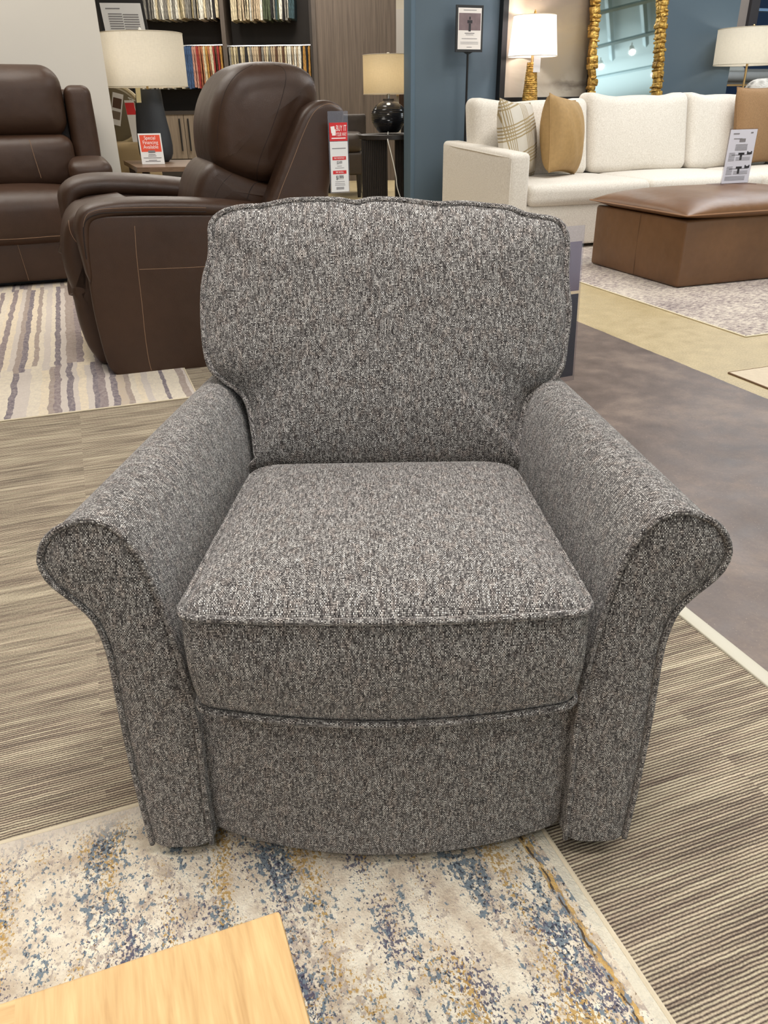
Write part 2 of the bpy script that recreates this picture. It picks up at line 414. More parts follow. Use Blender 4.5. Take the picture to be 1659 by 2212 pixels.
def rug_blue():
    t = NT('distressed_blue_cream_rug'); co = t.coord(); x, y, _ = t.sep(co)
    k = t.n('ShaderNodeVectorMath', operation='ADD'); jit = t.n('ShaderNodeTexNoise'); t.put(jit.inputs['Vector'], co); jit.inputs['Scale'].default_value = 230; jit.inputs['Detail'].default_value = 1
    js = t.n('ShaderNodeVectorMath', operation='MULTIPLY'); t.put(js.inputs[0], jit.outputs['Color']); js.inputs[1].default_value = (.0035, .0035, 0)
    t.put(k.inputs[0], co); t.t.links.new(js.outputs[0], k.inputs[1]); cj = k.outputs[0]
    m1 = t.noise(t.scale(cj, (13, 4.0, 1)), 1, 4, .65); m2 = t.noise(t.scale(cj, (12, 5, 3)), 1, 3, .6, .4)
    base = t.ramp(t.noise(cj, 26, 5, .65), [(.35, g((204, 186, 164))), (.5, g((230, 217, 196))), (.65, g((246, 237, 218)))])
    def layer(c, sc, z0, mask, th, col, kk, soft=20.0, op=.92):
        nn = t.noise(t.comb(t.math('MULTIPLY', t.sep(cj)[0], sc[0]), t.math('MULTIPLY', t.sep(cj)[1], sc[1]), z0), 1, 3, .62)
        s_ = t.math('ADD', nn, t.math('MULTIPLY', t.math('SUBTRACT', mask, .5), kk))
        a = t.math('MULTIPLY', t.math('SUBTRACT', s_, th), soft, clamp=True)
        return t.mix(t.math('MULTIPLY', a, op), c, col)
    m3 = t.noise(t.scale(cj, (12, 4, 1)), 1.3, 3); m4 = t.noise(t.comb(t.math('MULTIPLY', x, 16), t.math('MULTIPLY', y, 4), 9.0), 1, 2)
    c = layer(base, (95, 60), 1.0, m2, .56, g((178, 162, 150)), .5, 14, .8)
    c = layer(c, (130, 85), 2.0, m1, .57, g((108, 126, 140)), .95, 26)
    c = layer(c, (240, 150), 3.0, m3, .605, g((84, 82, 104)), .75, 30)
    c = layer(c, (230, 150), 4.0, m4, .635, g((194, 156, 88)), .85, 26)
    c = layer(c, (250, 170), 5.0, m1, .625, g((44, 46, 60)), .6, 34)
    c = layer(c, (260, 180), 6.0, m2, .66, g((120, 92, 60)), .5)
    # border line near the right hand edge
    wx = t.math('ADD', x, t.math('MULTIPLY', t.math('SUBTRACT', t.noise(cj, 55, 3), .5), .012))
    d1 = t.math('ABSOLUTE', t.math('SUBTRACT', wx, .470))
    br = t.noise(t.scale(cj, (110, 60, 1)), 1, 3, .6)
    on1 = t.math('MULTIPLY', t.math('MULTIPLY', t.math('LESS_THAN', d1, .0065), t.math('MULTIPLY', t.math('SUBTRACT', br, .36), 14, clamp=True)), .9)
    c = t.mix(on1, c, t.ramp(t.noise(t.scale(cj, (110, 40, 1)), 1, 3), [(.44, g((206, 166, 92))), (.52, g((170, 136, 84))), (.56, g((122, 134, 146)))]))
    on2 = t.math('MULTIPLY', t.math('LESS_THAN', t.math('ABSOLUTE', t.math('SUBTRACT', wx, .468)), .0016), t.math('GREATER_THAN', br, .47))
    c = t.mix(on2, c, g((84, 70, 56)))
    edge = t.math('GREATER_THAN', x, .487); c = t.mix(t.math('MULTIPLY', edge, .85), c, g((228, 220, 200)))
    edge2 = t.math('MULTIPLY', t.math('SUBTRACT', t.math('ADD', y, t.math('MULTIPLY', m1, .06)), .955), 30, clamp=True); c = t.mix(t.math('MULTIPLY', edge2, .8), c, g((214, 202, 188)))
    t.base(c); t.rough(.9); t.spec(.1); t.b.inputs['Sheen Weight'].default_value = .3
    t.bump(t.math('ADD', t.noise(co, 320, 2), t.math('MULTIPLY', t.noise(co, 60, 3), 2)), .6, .004)
    return t.m
M['rug_blue'] = rug_blue()
def rug_stripe():
    t = NT('striped_abrash_rug'); co = t.coord(); x, y, _ = t.sep(co)
    wob = t.math('MULTIPLY', t.math('SUBTRACT', t.noise(t.scale(co, (5, 9, 1)), 1, 3, .55), .5), .030)
    xx = t.math('DIVIDE', t.math('ADD', x, wob), .024)
    jit = t.math('MULTIPLY', t.noise(t.comb(t.math('MULTIPLY', xx, .9), 3.0), 1, 1), 1.3)
    i = t.math('FLOOR', t.math('ADD', xx, jit)); seg = t.math('FLOOR', t.math('MULTIPLY', t.math('ADD', y, t.math('MULTIPLY', t.white(t.comb(i, 0.0)), .12)), .55))
    w_ = t.white(t.comb(i, seg))
    c = t.ramp(w_, [(0, g((224, 212, 190))), (.22, g((205, 194, 184))), (.40, g((150, 134, 124))), (.55, g((92, 84, 98))), (.68, g((228, 212, 184))), (.82, g((120, 106, 110))), (.92, g((190, 172, 150)))], 'CONSTANT')
    n = t.noise(t.scale(co, (60, 36, 1)), 1, 6, .8)
    c = t.mix(t.math('MULTIPLY', t.math('SUBTRACT', n, .32), 1.9, clamp=True), c, g((186, 174, 166)))
    t.base(c); t.rough(.95); t.spec(.1); t.bump(t.noise(co, 200, 2), .5, .003)
    return t.m
M['rug_stripe'] = rug_stripe()
def rug_grey():
    t = NT('grey_cream_rug'); co = t.coord()
    n = t.noise(t.scale(co, (26, 80, 1)), 1, 6, .78, .3); n2 = t.noise(co, 2.5, 2)
    c = t.ramp(t.math('ADD', n, t.math('MULTIPLY', t.math('SUBTRACT', n2, .5), .25)), [(.38, g((112, 100, 104))), (.48, g((170, 158, 152))), (.58, g((214, 204, 190)))])
    t.base(c); t.rough(.95); t.spec(.1); t.bump(t.noise(co, 150, 2), .4, .003)
    return t.m
M['rug_grey'] = rug_grey()
def wood(name, c1, c2, scale=(3, 60, 60), rough=.5, split=None, bands=None):
    t = NT(name); co = t.coord(); x, y, z = t.sep(co)
    def grain(sc):
        n = t.noise(t.scale(co, sc), 1, 4, .6, .6); n2 = t.noise(t.scale(co, tuple(s * 3.2 for s in sc)), 1, 2)
        return t.math('ADD', t.math('MULTIPLY', n, .7), t.math('MULTIPLY', n2, .3))
    f = grain(scale)
    if split is not None:
        f = t.math('ADD', t.math('MULTIPLY', f, t.math('LESS_THAN', x, split)), t.math('MULTIPLY', grain((scale[1], scale[0], scale[2])), t.math('GREATER_THAN', x, split)))
    t.base(t.ramp(f, [(.3, g(c1)), (.68, g(c2))])); t.rough(rough); t.bump(f, .12, .002)
    return t.m
M['oak'] = wood('light_oak_veneer', (186, 146, 94), (222, 186, 132), (9, 110, 20), .42, split=-.135)
M['oak_side'] = wood('light_oak_side', (176, 136, 86), (206, 168, 114), (6, 60, 60), .5)
M['brown_wood'] = wood('brown_wood', (98, 76, 60), (138, 112, 90), (8, 50, 50), .35)
M['panel_wood'] = wood('vertical_grain_laminate', (82, 71, 62), (116, 102, 90), (46, 46, 1.2), .5)
M['door_wood'] = wood('grey_oak_laminate', (112, 98, 84), (152, 136, 118), (46, 46, 1.4), .5)
M['shelf_dark'] = simple('dark_shelf_laminate', (58, 51, 46), .55)
M['shelf_edge'] = wood('shelf_edge_laminate', (72, 63, 56), (100, 89, 80), (30, 30, 2), .5)
M['black_wood'] = wood('black_stained_wood', (26, 23, 22), (44, 38, 35), (70, 70, 3), .4)
M['beige_wall'] = simple('warm_grey_paint', (212, 206, 196), .8, var=.02, vs=3, bump=.05, bs=300)
M['blue_wall'] = simple('slate_blue_paint', (82, 98, 110), .55, var=.03, vs=3, bump=.05, bs=300)
M['blue_end'] = simple('slate_blue_trim', (86, 106, 122), .55, var=.03, vs=3)
M['cream_wall'] = simple('cream_paint', (214, 204, 184), .8, var=.03)
M['dark_wall'] = simple('dark_taupe_paint', (120, 110, 102), .8, var=.04)
M['ceiling'] = simple('grey_ceiling_paint', (166, 178, 178), .9, var=.03)
M['trim'] = simple('pale_metal_transition_strip', (196, 190, 172), .45, var=.05, bump=.1, bs=40)
M['black'] = simple('black_plastic', (22, 20, 20), .45)
M['black_metal'] = simple('black_metal', (26, 24, 24), .4, metal=.3)
M['white_paper'] = simple('white_paper', (232, 230, 228), .7, var=.01)
M['red_paper'] = simple('red_print', (212, 44, 48), .6, var=.03)
M['orange_paper'] = simple('orange_red_print', (232, 84, 56), .6, var=.03)
M['white_ink'] = simple('white_print', (250, 240, 236), .7, var=0)
M['grey_ink'] = simple('grey_print', (128, 124, 126), .8, var=.05)
M['dark_ink'] = simple('dark_print', (48, 46, 50), .8, var=.05)
M['binding'] = simple('cream_binding', (220, 206, 180), .9, bump=.4, bs=200)
M['binding_white'] = simple('white_binding', (232, 222, 196), .9, bump=.4, bs=200)
M['chrome'] = simple('chrome', (200, 200, 200), .2, metal=1)
M['brass'] = simple('brushed_brass', (190, 158, 106), .35, metal=.8)
M['white_plastic'] = simple('white_plastic', (230, 228, 220), .5)
def shade(name, c, tr=.45):
    t = NT(name); co = t.coord(); x, y, z = t.sep(co)
    lin = t.math('ADD', t.noise(t.scale(co, (40, 40, 320)), 1, 2), t.noise(t.scale(co, (260, 260, 30)), 1, 2))
    cc = g(c); col = t.ramp(t.math('MULTIPLY', lin, .5), [(.3, tuple(k * .86 for k in cc)), (.7, cc)])
    d = t.n('ShaderNodeBsdfDiffuse'); tl = t.n('ShaderNodeBsdfTranslucent'); mx = t.n('ShaderNodeMixShader')
    t.put(d.inputs[0], col); t.put(tl.inputs[0], col); mx.inputs[0].default_value = tr
    t.t.links.new(d.outputs[0], mx.inputs[1]); t.t.links.new(tl.outputs[0], mx.inputs[2]); t.t.links.new(mx.outputs[0], t.out.inputs[0])
    return t.m
M['linen_shade'] = shade('oatmeal_linen_shade', (226, 219, 204))
M['tan_shade'] = shade('tan_linen_shade', (206, 190, 158))
M['white_shade'] = shade('white_linen_shade', (240, 236, 238))
def glass(name, c=(1, 1, 1), a=.25, rough=.05):
    t = NT(name); gl = t.n('ShaderNodeBsdfGlossy'); tr = t.n('ShaderNodeBsdfTransparent'); mx = t.n('ShaderNodeMixShader')
    gl.inputs['Roughness'].default_value = rough; gl.inputs[0].default_value = (.9, .9, .95, 1); tr.inputs[0].default_value = (*c, 1)
    mx.inputs[0].default_value = a
    t.t.links.new(tr.outputs[0], mx.inputs[1]); t.t.links.new(gl.outputs[0], mx.inputs[2]); t.t.links.new(mx.outputs[0], t.out.inputs[0])
    return t.m
M['acrylic'] = glass('clear_acrylic', (.84, .83, .86), .03, .12)
def mirror():
    t = NT('mirror_glass'); t.base((.80, .86, .86)); t.b.inputs['Metallic'].default_value = 1; t.rough(.02); return t.m
M['mirror'] = mirror()
def gold():
    t = NT('gold_leaf'); co = t.coord(); n = t.noise(co, 26, 4)
    t.base(t.ramp(n, [(.3, g((120, 86, 36))), (.55, g((196, 154, 74))), (.75, g((236, 204, 120)))])); t.b.inputs['Metallic'].default_value = .65; t.rough(.4)
    t.bump(t.noise(co, 60, 3), .6, .01); return t.m
M['gold'] = gold()
def emis(name, c, s):
    t = NT(name); t.base((0, 0, 0)); t.b.inputs['Emission Color'].default_value = (*c, 1); t.b.inputs['Emission Strength'].default_value = s; return t.m
M['lens'] = emis('lamp_lens', (1, .95, .88), 14)

# ================================================================== THE SETTING
def struct(name, md, mat, frame=STORE, smooth=0, parent=None):
    o = mesh(name, md, mat, parent, frame, smooth=smooth)
    if not parent: o['kind'] = 'structure'
    return o
struct('floor', box(-9, 22, -12, 19, -.1, 0), M['concrete'])
struct('floor_carpet', box(-9, 1.078, -12, 5.9, 0, .006), M['carpet'])
struct('trim_1', box(1.078, 1.112, -12, 5.9, 0, .011, .003), M['trim'], smooth=40)
struct('ceiling', box(-9, 22, -12, 19, 4.0, 4.1), M['ceiling'])
struct('wall_back', box(-9, 22, 18.9, 19, 0, 4), M['dark_wall'])
struct('wall_left', box(-9.1, -9, -12, 19, 0, 4), M['beige_wall'])
struct('wall_right', box(22, 22.1, -12, 19, 0, 4), M['beige_wall'])
struct('wall_front', box(-9, 22, -12.1, -12, 0, 4), M['beige_wall'])
struct('wall_partition', box(-5.5, .348, 6.46, 6.58, 0, 4), M['beige_wall'])
struct('wall_blue', box(2.86, 6.15, 6.95, 7.10, 0, 4), M['blue_wall'])
struct('trim_2', box(2.82, 2.86, 6.945, 7.105, 0, 4, .004), M['blue_end'], smooth=40)

# ================================================================== THE GREY ARMCHAIR
def interp(tab, x):
    if x <= tab[0][0]: return tab[0][1]
    for (a, b), (c, d) in zip(tab, tab[1:]):
        if x <= c: return b + (d - b) * (x - a) / (c - a)
    return tab[-1][1]
chair = thing('armchair', 'large grey tweed swivel armchair with rolled arms in the centre foreground', 'armchair', (0, 1.10, 0))
YF = .80
_loop = [(.262, .034), (.261, .09), (.260, .145), (.257, .215), (.257, .283), (.261, .345), (.267, .40), (.275, .455), (.283, .497), (.293, .530), (.306, .556), (.322, .572), (.342, .5785), (.364, .575), (.386, .564), (.402, .547), (.411, .524), (.408, .503), (.399, .487), (.386, .473), (.371, .455), (.360, .435), (.354, .405), (.352, .37), (.3535, .30), (.3545, .22), (.3535, .14), (.352, .09), (.350, .034)]
loop = resample([Vector((a, b, 0)) for a, b in [tuple(p)[:2] for p in crom([(a, b, 0) for a, b in _loop], 4)]], 96, closed=False)
IN0 = .262
def armpt(p, y, s):
    t = max(0, (y - YF) / .52); xi = IN0 - .052 * t ** .9; k = 1 - .17 * t
    x = xi + (p.x - IN0) * k
    z = p.y + (.018 * t - .01 * t * t) * max(0, (p.y - .2) / .38)
    return (s * x, y, z)
def arm(s):
    ys = [YF - .001, YF + .004, YF + .012] + [YF + .03 + .55 * k / 26 for k in range(27)]
    V, U, Fc = [], [], []; n = len(loop); L = 0; Ls = [0]
    for i in range(1, n): L += (loop[i] - loop[i - 1]).length; Ls.append(L)
    for j, y in enumerate(ys):
        q = -.006 if j == 0 else (-.0015 if j == 1 else 0)
        ring = loop if q == 0 else [Vector((p.x, p.y, 0)) for p in loop]
        for i, p in enumerate(ring):
            if q:
                c = Vector((.31, min(p.y, .53), 0)); d = (p - c)
                p = p + d.normalized() * q
            # soft irregular fullness of the upholstery
            V.append(armpt(p, y, s)); U.append((y + .3 * s, Ls[i]))
    for j in range(len(ys) - 1):
        for i in range(n - 1):
            f = (j * n + i, j * n + i + 1, (j + 1) * n + i + 1, (j + 1) * n + i)
            Fc.append(f if s < 0 else tuple(reversed(f)))
    j = len(ys) - 1; Fc.append(tuple(j * n + i for i in (range(n) if s < 0 else reversed(range(n)))))
    Fc.append(tuple(i for i in (reversed(range(n)) if s < 0 else range(n))))
    a = mesh('armrest', (V, Fc, U), M['tweed'], chair)
    # front panel: rows between the inner and outer run of the outline
    top = max(range(n), key=lambda i: loop[i].y); inn = [(p.y, p.x) for p in loop[:top + 1]]; out = [(p.y, p.x) for p in reversed(loop[top:])]
    rows, cols = 60, 14; V, U, Fc = [], [], []; zt = loop[top].y - .002
    for r in range(rows + 1):
        z = .036 + (zt - .036) * math.sin(PI / 2 * (r / rows)) ** .8 if r else .036
        x0, x1 = interp(inn, z) + .0035, interp(out, z) - .0035
        if x0 > x1: x0 = x1 = (x0 + x1) / 2
        for c in range(cols + 1):
            t = c / cols; e = 1 - abs(2 * t - 1) ** 4; x = x0 + (x1 - x0) * t
            d = .010 * e * (1 if z < .5 else max(0, 1 - ((z - .5) / (zt - .5)) ** 3))
            V.append((s * x, YF - .001 - d, z)); U.append((s * x + .7, z))
    for r in range(rows):
        for c in range(cols):
            k = r * (cols + 1) + c; f = (k, k + 1, k + cols + 2, k + cols + 1); Fc.append(f if s > 0 else tuple(reversed(f)))
    mesh('front_panel', (V, Fc, U), M['tweed'], a, smooth=80)
    pts = [(s * p.x, YF - .003, p.y) for p in loop]
    mesh('piping', tube(pts, .0042, 8), M['tweed'], a, smooth=80)
    return a
arm(-1); arm(1)

def plan_loop(n, front, back, wf, wb, bow, rc):
    """rounded plan outline of the seat cushion, front is low y"""
    P = []
    base = [(-wf, front), (wf, front), (wb, back), (-wb, back)]
    for i in range(4):
        p0, p1, p2 = Vector(base[i - 1]), Vector(base[i]), Vector(base[(i + 1) % 4]); r = rc[i]
        a = p1 + (p0 - p1).normalized() * r; b = p1 + (p2 - p1).normalized() * r
        for k in range(9):
            t = k / 8; P.append(((1 - t) ** 2) * a + 2 * t * (1 - t) * p1 + t * t * b)
    P = resample([Vector((p.x, p.y, 0)) for p in P], n)
    for p in P:
        fr = max(0, 1 - (p.y - front) / .12); p.y -= bow * fr * max(0, 1 - (p.x / wf) ** 2)
    return P
def seat():
    n = 160; top = plan_loop(n, .760, 1.19, .247, .212, .014, (.024, .024, .05, .05)); V, U, Fc = [], [], []
    bot = [Vector((p.x * .985, p.y + .004, 0)) for p in top]; cen = Vector((0, .98, 0))
    def zbot(p): return .321 - .015 * max(0, 1 - (p.x / .24) ** 2) * max(0, 1 - (p.y - .75) / .15)
    ztop = .467
    def add(x, y, z, u, v): V.append((x, y, z)); U.append((u, v))
    rings = []
    R = 22
    for k in range(1, R + 1):                      # crown
        r = k / R; h = .036 * (1 - r ** 2.8) ** .70 if r < 1 else 0
        rings.append([(cen.x + (p.x - cen.x) * r, cen.y + (p.y - cen.y) * r, ztop + h + .004 * math.sin(p.x * 9 + 1) * (1 - r)) for p in top])
    for k in range(1, 13):                         # boxing
        t = k / 12; bl = .014 * math.sin(PI * t) ** .6 - .0035
        rings.append([((a.x + (b.x - a.x) * t) * (1 + bl * 1.2), (a.y + (b.y - a.y) * t) - bl * max(0, 1 - (a.y - .75) / .1), ztop + (zbot(a) - ztop) * t) for a, b in zip(top, bot)])
    for k in range(1, 5):
        r = 1 - k / 5; rings.append([(cen.x + (p.x - cen.x) * r, cen.y + (p.y - cen.y) * r, zbot(p) - .004 + 0 * r) for p in bot])
    for ri, rg in enumerate(rings):
        for i, q in enumerate(rg):
            add(*q, q[0] + 2, (q[1] if ri < R else top[i].y - (ztop - q[2])))
    for r in range(len(rings) - 1):
        for i in range(n):
            Fc.append((r * n + i, (r + 1) * n + i, (r + 1) * n + (i + 1) % n, r * n + (i + 1) % n))
    V.append((cen.x, cen.y, ztop + .036 + .004 * math.sin(1))); U.append((2, cen.y)); c = len(V) - 1
    for i in range(n): Fc.append((c, i, (i + 1) % n))
    s_ = mesh('seat_cushion', (V, Fc, U), M['tweed'], chair, smooth=80)
    mesh('piping', tube([(p.x * 1.004, p.y - .002, ztop) for p in top], .0050, 8, True), M['tweed'], s_, smooth=80)
    mesh('piping', tube([(p.x * 1.004, p.y - .002, zbot(a)) for p, a in zip(bot, top)], .0050, 8, True), M['tweed'], s_, smooth=80)
seat()

def back():
    px = [(570, 1030), (556, 990), (548, 930), (536, 872), (515, 842), (488, 824), (462, 803), (449, 775), (443, 735), (440, 690), (440, 640), (444, 600), (455, 560), (457, 520), (456, 490), (468, 470), (492, 456), (525, 449), (568, 447), (600, 440), (630, 435), (690, 433), (735, 434), (768, 440), (800, 433), (850, 433), (900, 438), (945, 443), (1000, 441), (1050, 446), (1100, 451), (1130, 464), (1160, 470), (1192, 474), (1212, 486), (1222, 508), (1224, 545), (1222, 580), (1223, 620), (1228, 660), (1226, 700), (1220, 740), (1216, 775), (1210, 800), (1190, 824), (1160, 842), (1140, 862), (1126, 910), (1117, 970), (1108, 1030)]
    def P(px_, py_, off=0.0):
        d = _ray(px_, py_); k = .36; y0 = 1.232 - k * .48 + off
        # plane y = y0 + k z
        t = (y0 + k * CAMH) / (d.y - k * d.z); return Vector((d.x * t, d.y * t, CAMH + d.z * t))
    O = [P(*p) for p in px]
    O = crom(O, 4, True); O = resample(O, 200); n = len(O)
    nrm = Vector((0, -1, .36)).normalized(); cen = P(832, 700)
    rings = []; R = 24
    for k in range(1, R + 1):
        r = k / R; h = .058 * (1 - r ** 3.2) ** .72 if r < 1 else 0
        rings.append([cen + (p - cen) * r + nrm * h for p in O])
    for k in range(1, 7):
        t = k / 6; rings.append([cen + (p - cen) * (1 - .02 * t + .008 * math.sin(PI * t)) - nrm * (.095 * t) for p in O])
    for k in range(1, 4):
        r = .98 * (1 - k / 4); rings.append([cen + (p - cen) * r - nrm * .10 for p in O])
    V, U, Fc = [], [], []
    for ri, rg in enumerate(rings):
        for p in rg: V.append(tuple(p)); U.append((p.x + 4, p.z * 1.06 + (0 if ri < R else p.y)))
    for r in range(len(rings) - 1):
        for i in range(n): Fc.append((r * n + i, r * n + (i + 1) % n, (r + 1) * n + (i + 1) % n, (r + 1) * n + i))
    V.append(tuple(cen + nrm * .058)); U.append((cen.x + 4, cen.z * 1.06)); c = len(V) - 1
    for i in range(n): Fc.append((c, (i + 1) % n, i))
    Fc = [tuple(reversed(f)) for f in Fc]
    b_ = mesh('back_cushion', (V, Fc, U), M['tweed'], chair, smooth=80)
    mesh('piping', tube([p + nrm * .003 for p in O], .0052, 8, True), M['tweed'], b_, smooth=80)
    # upholstered back frame behind the cushion
    V, U, Fc = [], [], []; rs = []
    H = [.05, .2, .4, .55, .65, .74, .79, .815, .82]; Wd = [.232, .236, .238, .25, .278, .278, .25, .20, .10]
    for z, w_ in zip(H, Wd):
        y0 = 1.30 + .32 * max(0, z - .4)
        prof = [(-w_, y0), (w_, y0), (w_ + .004, y0 + .03), (w_, y0 + .10), (w_ - .03, y0 + .115), (-w_ + .03, y0 + .115), (-w_, y0 + .10), (-w_ - .004, y0 + .03)]
        rs.append([(a, b, z) for a, b in prof])
    m = 8
    for rg in rs:
        for p in rg: V.append(p); U.append((p[0], p[2]))
    for r in range(len(rs) - 1):
        for i in range(m): Fc.append((r * m + i, r * m + (i + 1) % m, (r + 1) * m + (i + 1) % m, (r + 1) * m + i))
    Fc.append(tuple(reversed(range(m)))); Fc.append(tuple(range((len(rs) - 1) * m, len(rs) * m)))
    mesh('outside_back', (V, Fc, U), M['tweed'], chair, smooth=60)
back()
def rail():
    V, U, Fc = [], [], []; cols, rows = 48, 30
    for r in range(rows + 1):
        t = r / rows
        for c in range(cols + 1):
            s = -1 + 2 * c / cols; x = .262 * s; e = 1 - s * s
            zb = .034 - .010 * e; z = zb + (.335 - zb) * t
            y = .822 - (.052 * (1 - t) + .028 * t) * e ** .8 - .004 * math.sin(PI * t)
            if t < .06: y += .010 * (1 - t / .06) ** 2
            if t > .93: y += .02 * ((t - .93) / .07) ** 2
            V.append((x, y, z)); U.append((x + 6, z))
    for r in range(rows):
        for c in range(cols):
            k = r * (cols + 1) + c; Fc.append((k, k + 1, k + cols + 2, k + cols + 1))
    # close it as a body reaching back under the seat
    n0 = len(V)
    for r in range(rows + 1):
        for c in (0, cols):
            p = V[r * (cols + 1) + c]; V.append((p[0] * .96, 1.32, p[2])); U.append((p[1], p[2]))
    for r in range(rows):
        a = r * (cols + 1); b = (r + 1) * (cols + 1); Fc.append((a, b, n0 + 2 * r + 2, n0 + 2 * r))
        Fc.append((b + cols, a + cols, n0 + 2 * r + 1, n0 + 2 * r + 3))
    Fc.append(tuple(list(range(cols + 1)) + [n0 + 1, n0]))
    tt = rows * (cols + 1); Fc.append(tuple([n0 + 2 * rows, n0 + 2 * rows + 1] + list(range(tt + cols, tt - 1, -1))))
    mesh('front_rail', (V, Fc, U), M['tweed'], chair, smooth=60)
    mesh('swivel_base', lathe([(.21, .0125), (.215, .015), (.215, .03), (.10, .04), (.08, .07)], 0, 1.10, 40), M['black_metal'], chair, label='black round swivel base under the seat')
rail()

# price tag holder hanging on the chair's right side
hg = thing('tag_holder', 'clear plastic price tag holder hanging behind the right edge of the grey tweed armchair', 'tag', (.345, 1.48, .52))
o0 = onY(1226, 662, 1.425); rr = Vector((.90, .42, 0)); uu = Vector((.0, .12, 1)).normalized()
o0 = o0 + rr * .0
mesh('acrylic_sleeve', quadbox(o0, rr, uu, .05, .275, .002), M['acrylic'], hg, smooth=0)
mesh('tag_card', quadbox(o0 + Vector((0, .003, 0)), rr, uu, .046, .15, .001, cy=-.055), simple('charcoal_card', (70, 68, 76), .6, var=.2, vs=12), hg, smooth=0)
mesh('tag_card', quadbox(o0 + Vector((0, .003, 0)), rr, uu, .046, .085, .001, cy=.068), simple('mauve_card', (150, 132, 140), .6, var=.15, vs=12), hg, smooth=0, label='mauve card')

_tp = o0 + uu * .137
mesh('hang_strap', tube([_tp - rr * .02, _tp + Vector((-.04, 0, -.005)), Vector((.262, 1.43, .70))], .0015, 6)[:2], M['black_metal'], hg)

# ================================================================== RUGS ON THE FLOOR
def rug(name, label, a0, a1, b0, b1, z, th, mat, edges, bm, base):
    t = thing(name, label, 'rug', base, STORE)
    x0 = a0 + .004 if 'l' in edges else a0
    mesh('rug_pile', softbox(a0 + .003, a1 - .003, b0 + .003, b1 - .003, z, z + th, th * .4, n=1, rs=2), mat, t, STORE)
    pts = {'f': [(a0, b0), (a1, b0)], 'k': [(a1, b1), (a0, b1)], 'r': [(a1, b0), (a1, b1)], 'l': [(a0, b1), (a0, b0)]}
    for e in edges:
        (p, q) = pts[e]; mesh('binding', tube([(p[0], p[1], z + th * .5), (q[0], q[1], z + th * .5)], th * .5, 8), bm, t, STORE)
    return t
# the pile keeps shop coordinates for its pattern: the empties stand at the shop's origin corner
rug('area_rug', 'cream and blue distressed rug under the grey armchair and the oak table', -2.3, .507, -2.2, .972, .006, .009, M['rug_blue'], 'kr', M['binding'], (0, 0, .006))
rug('area_rug', 'rug with wavy cream, grey and plum stripes under the brown recliner', -2.6, .313, 2.956, 6.2, .006, .007, M['rug_stripe'], 'fr', M['binding'], (0, 0, .006))
rug('area_rug', 'mottled grey and cream rug under the brown leather ottoman', 2.885, 7.2, 2.85, 5.55, 0.0, .008, M['rug_grey'], 'lf', M['binding_white'], (0, 0, 0))
rug('floor_mat', 'small pale woven mat on the tan floor at the right edge', 2.41, 3.6, 1.6, 2.433, 0.0, .007, simple('pale_woven_mat', (206, 192, 170), .95, var=.12, vs=60, bump=.5, bs=120), 'lk', simple('dark_mat_edge', (112, 86, 62), .9), (2.41, 2.0, 0))

# ================================================================== OAK TABLE IN THE FOREGROUND
tb = thing('coffee_table', 'light oak coffee table whose corner pokes in at the bottom of the picture', 'table', (0, 0, .015), STORE)
ta0, ta1, tb0, tb1 = -1.15, .054, -.30, .397
mesh('tabletop', softbox(ta0, ta1, tb0, tb1, .415, .450, .003, n=1, rs=2), M['oak'], tb, STORE)
mesh('apron', join(box(ta0 + .07, ta1 - .07, tb1 - .09, tb1 - .07, .345, .415), box(ta0 + .07, ta1 - .07, tb0 + .07, tb0 + .09, .345, .415), box(ta1 - .09, ta1 - .07, tb0 + .09, tb1 - .09, .345, .415), box(ta0 + .07, ta0 + .09, tb0 + .09, tb1 - .09, .345, .415)), M['oak_side'], tb, STORE, smooth=0)
for ax_ in (ta0 + .08, ta1 - .12):
    for bx_ in (tb0 + .08, tb1 - .12):
        mesh('leg', box(ax_, ax_ + .04, bx_, bx_ + .04, .015, .415, .004), M['oak_side'], tb, STORE)
WM_OAK = None

# ================================================================== BROWN RECLINER (side view)
rc_ = thing('recliner', 'dark brown leather recliner seen from its side on the striped rug', 'recliner', (.5, 3.8, .006), STORE)
def tr(pts, b, n=3, closed=True):
    P = [onB(x, y, b) for x, y in pts]; P = [Vector((p.x, p.z, 0)) for p in P]
    P = crom(P, n, closed); return [(p.x, p.y) for p in P]
BL = M['brown_leather']
NB = 3.35
side = [(183, 490), (184, 545), (192, 610), (203, 675), (216, 730), (230, 780), (243, 803), (266, 813), (350, 806), (445, 797), (560, 786), (640, 775), (664, 760), (680, 660), (690, 560), (700, 470), (640, 460), (520, 462), (400, 463), (280, 464), (205, 468)]
def rpart(name, md, parent=None):
    o = mesh(name, md, BL, parent or rc_, STORE, smooth=100); return o, md
sp = tr(side, NB)
so1, md1 = rpart('side_panel', puffprism(sp, NB, NB + .15, .012, dome=.004, fillrings=5))
rpart('side_panel', puffprism(sp, NB + .72, NB + .87, .012, fillrings=2))
DS = M['darkstitch']
seamcast([(291, 488), (294, 540), (300, 600), (307, 660), (313, 720), (320, 770), (327, 800)], md1, so1, STORE)
seamcast([(301, 582), (360, 580), (445, 576), (560, 570)], md1, so1, STORE)
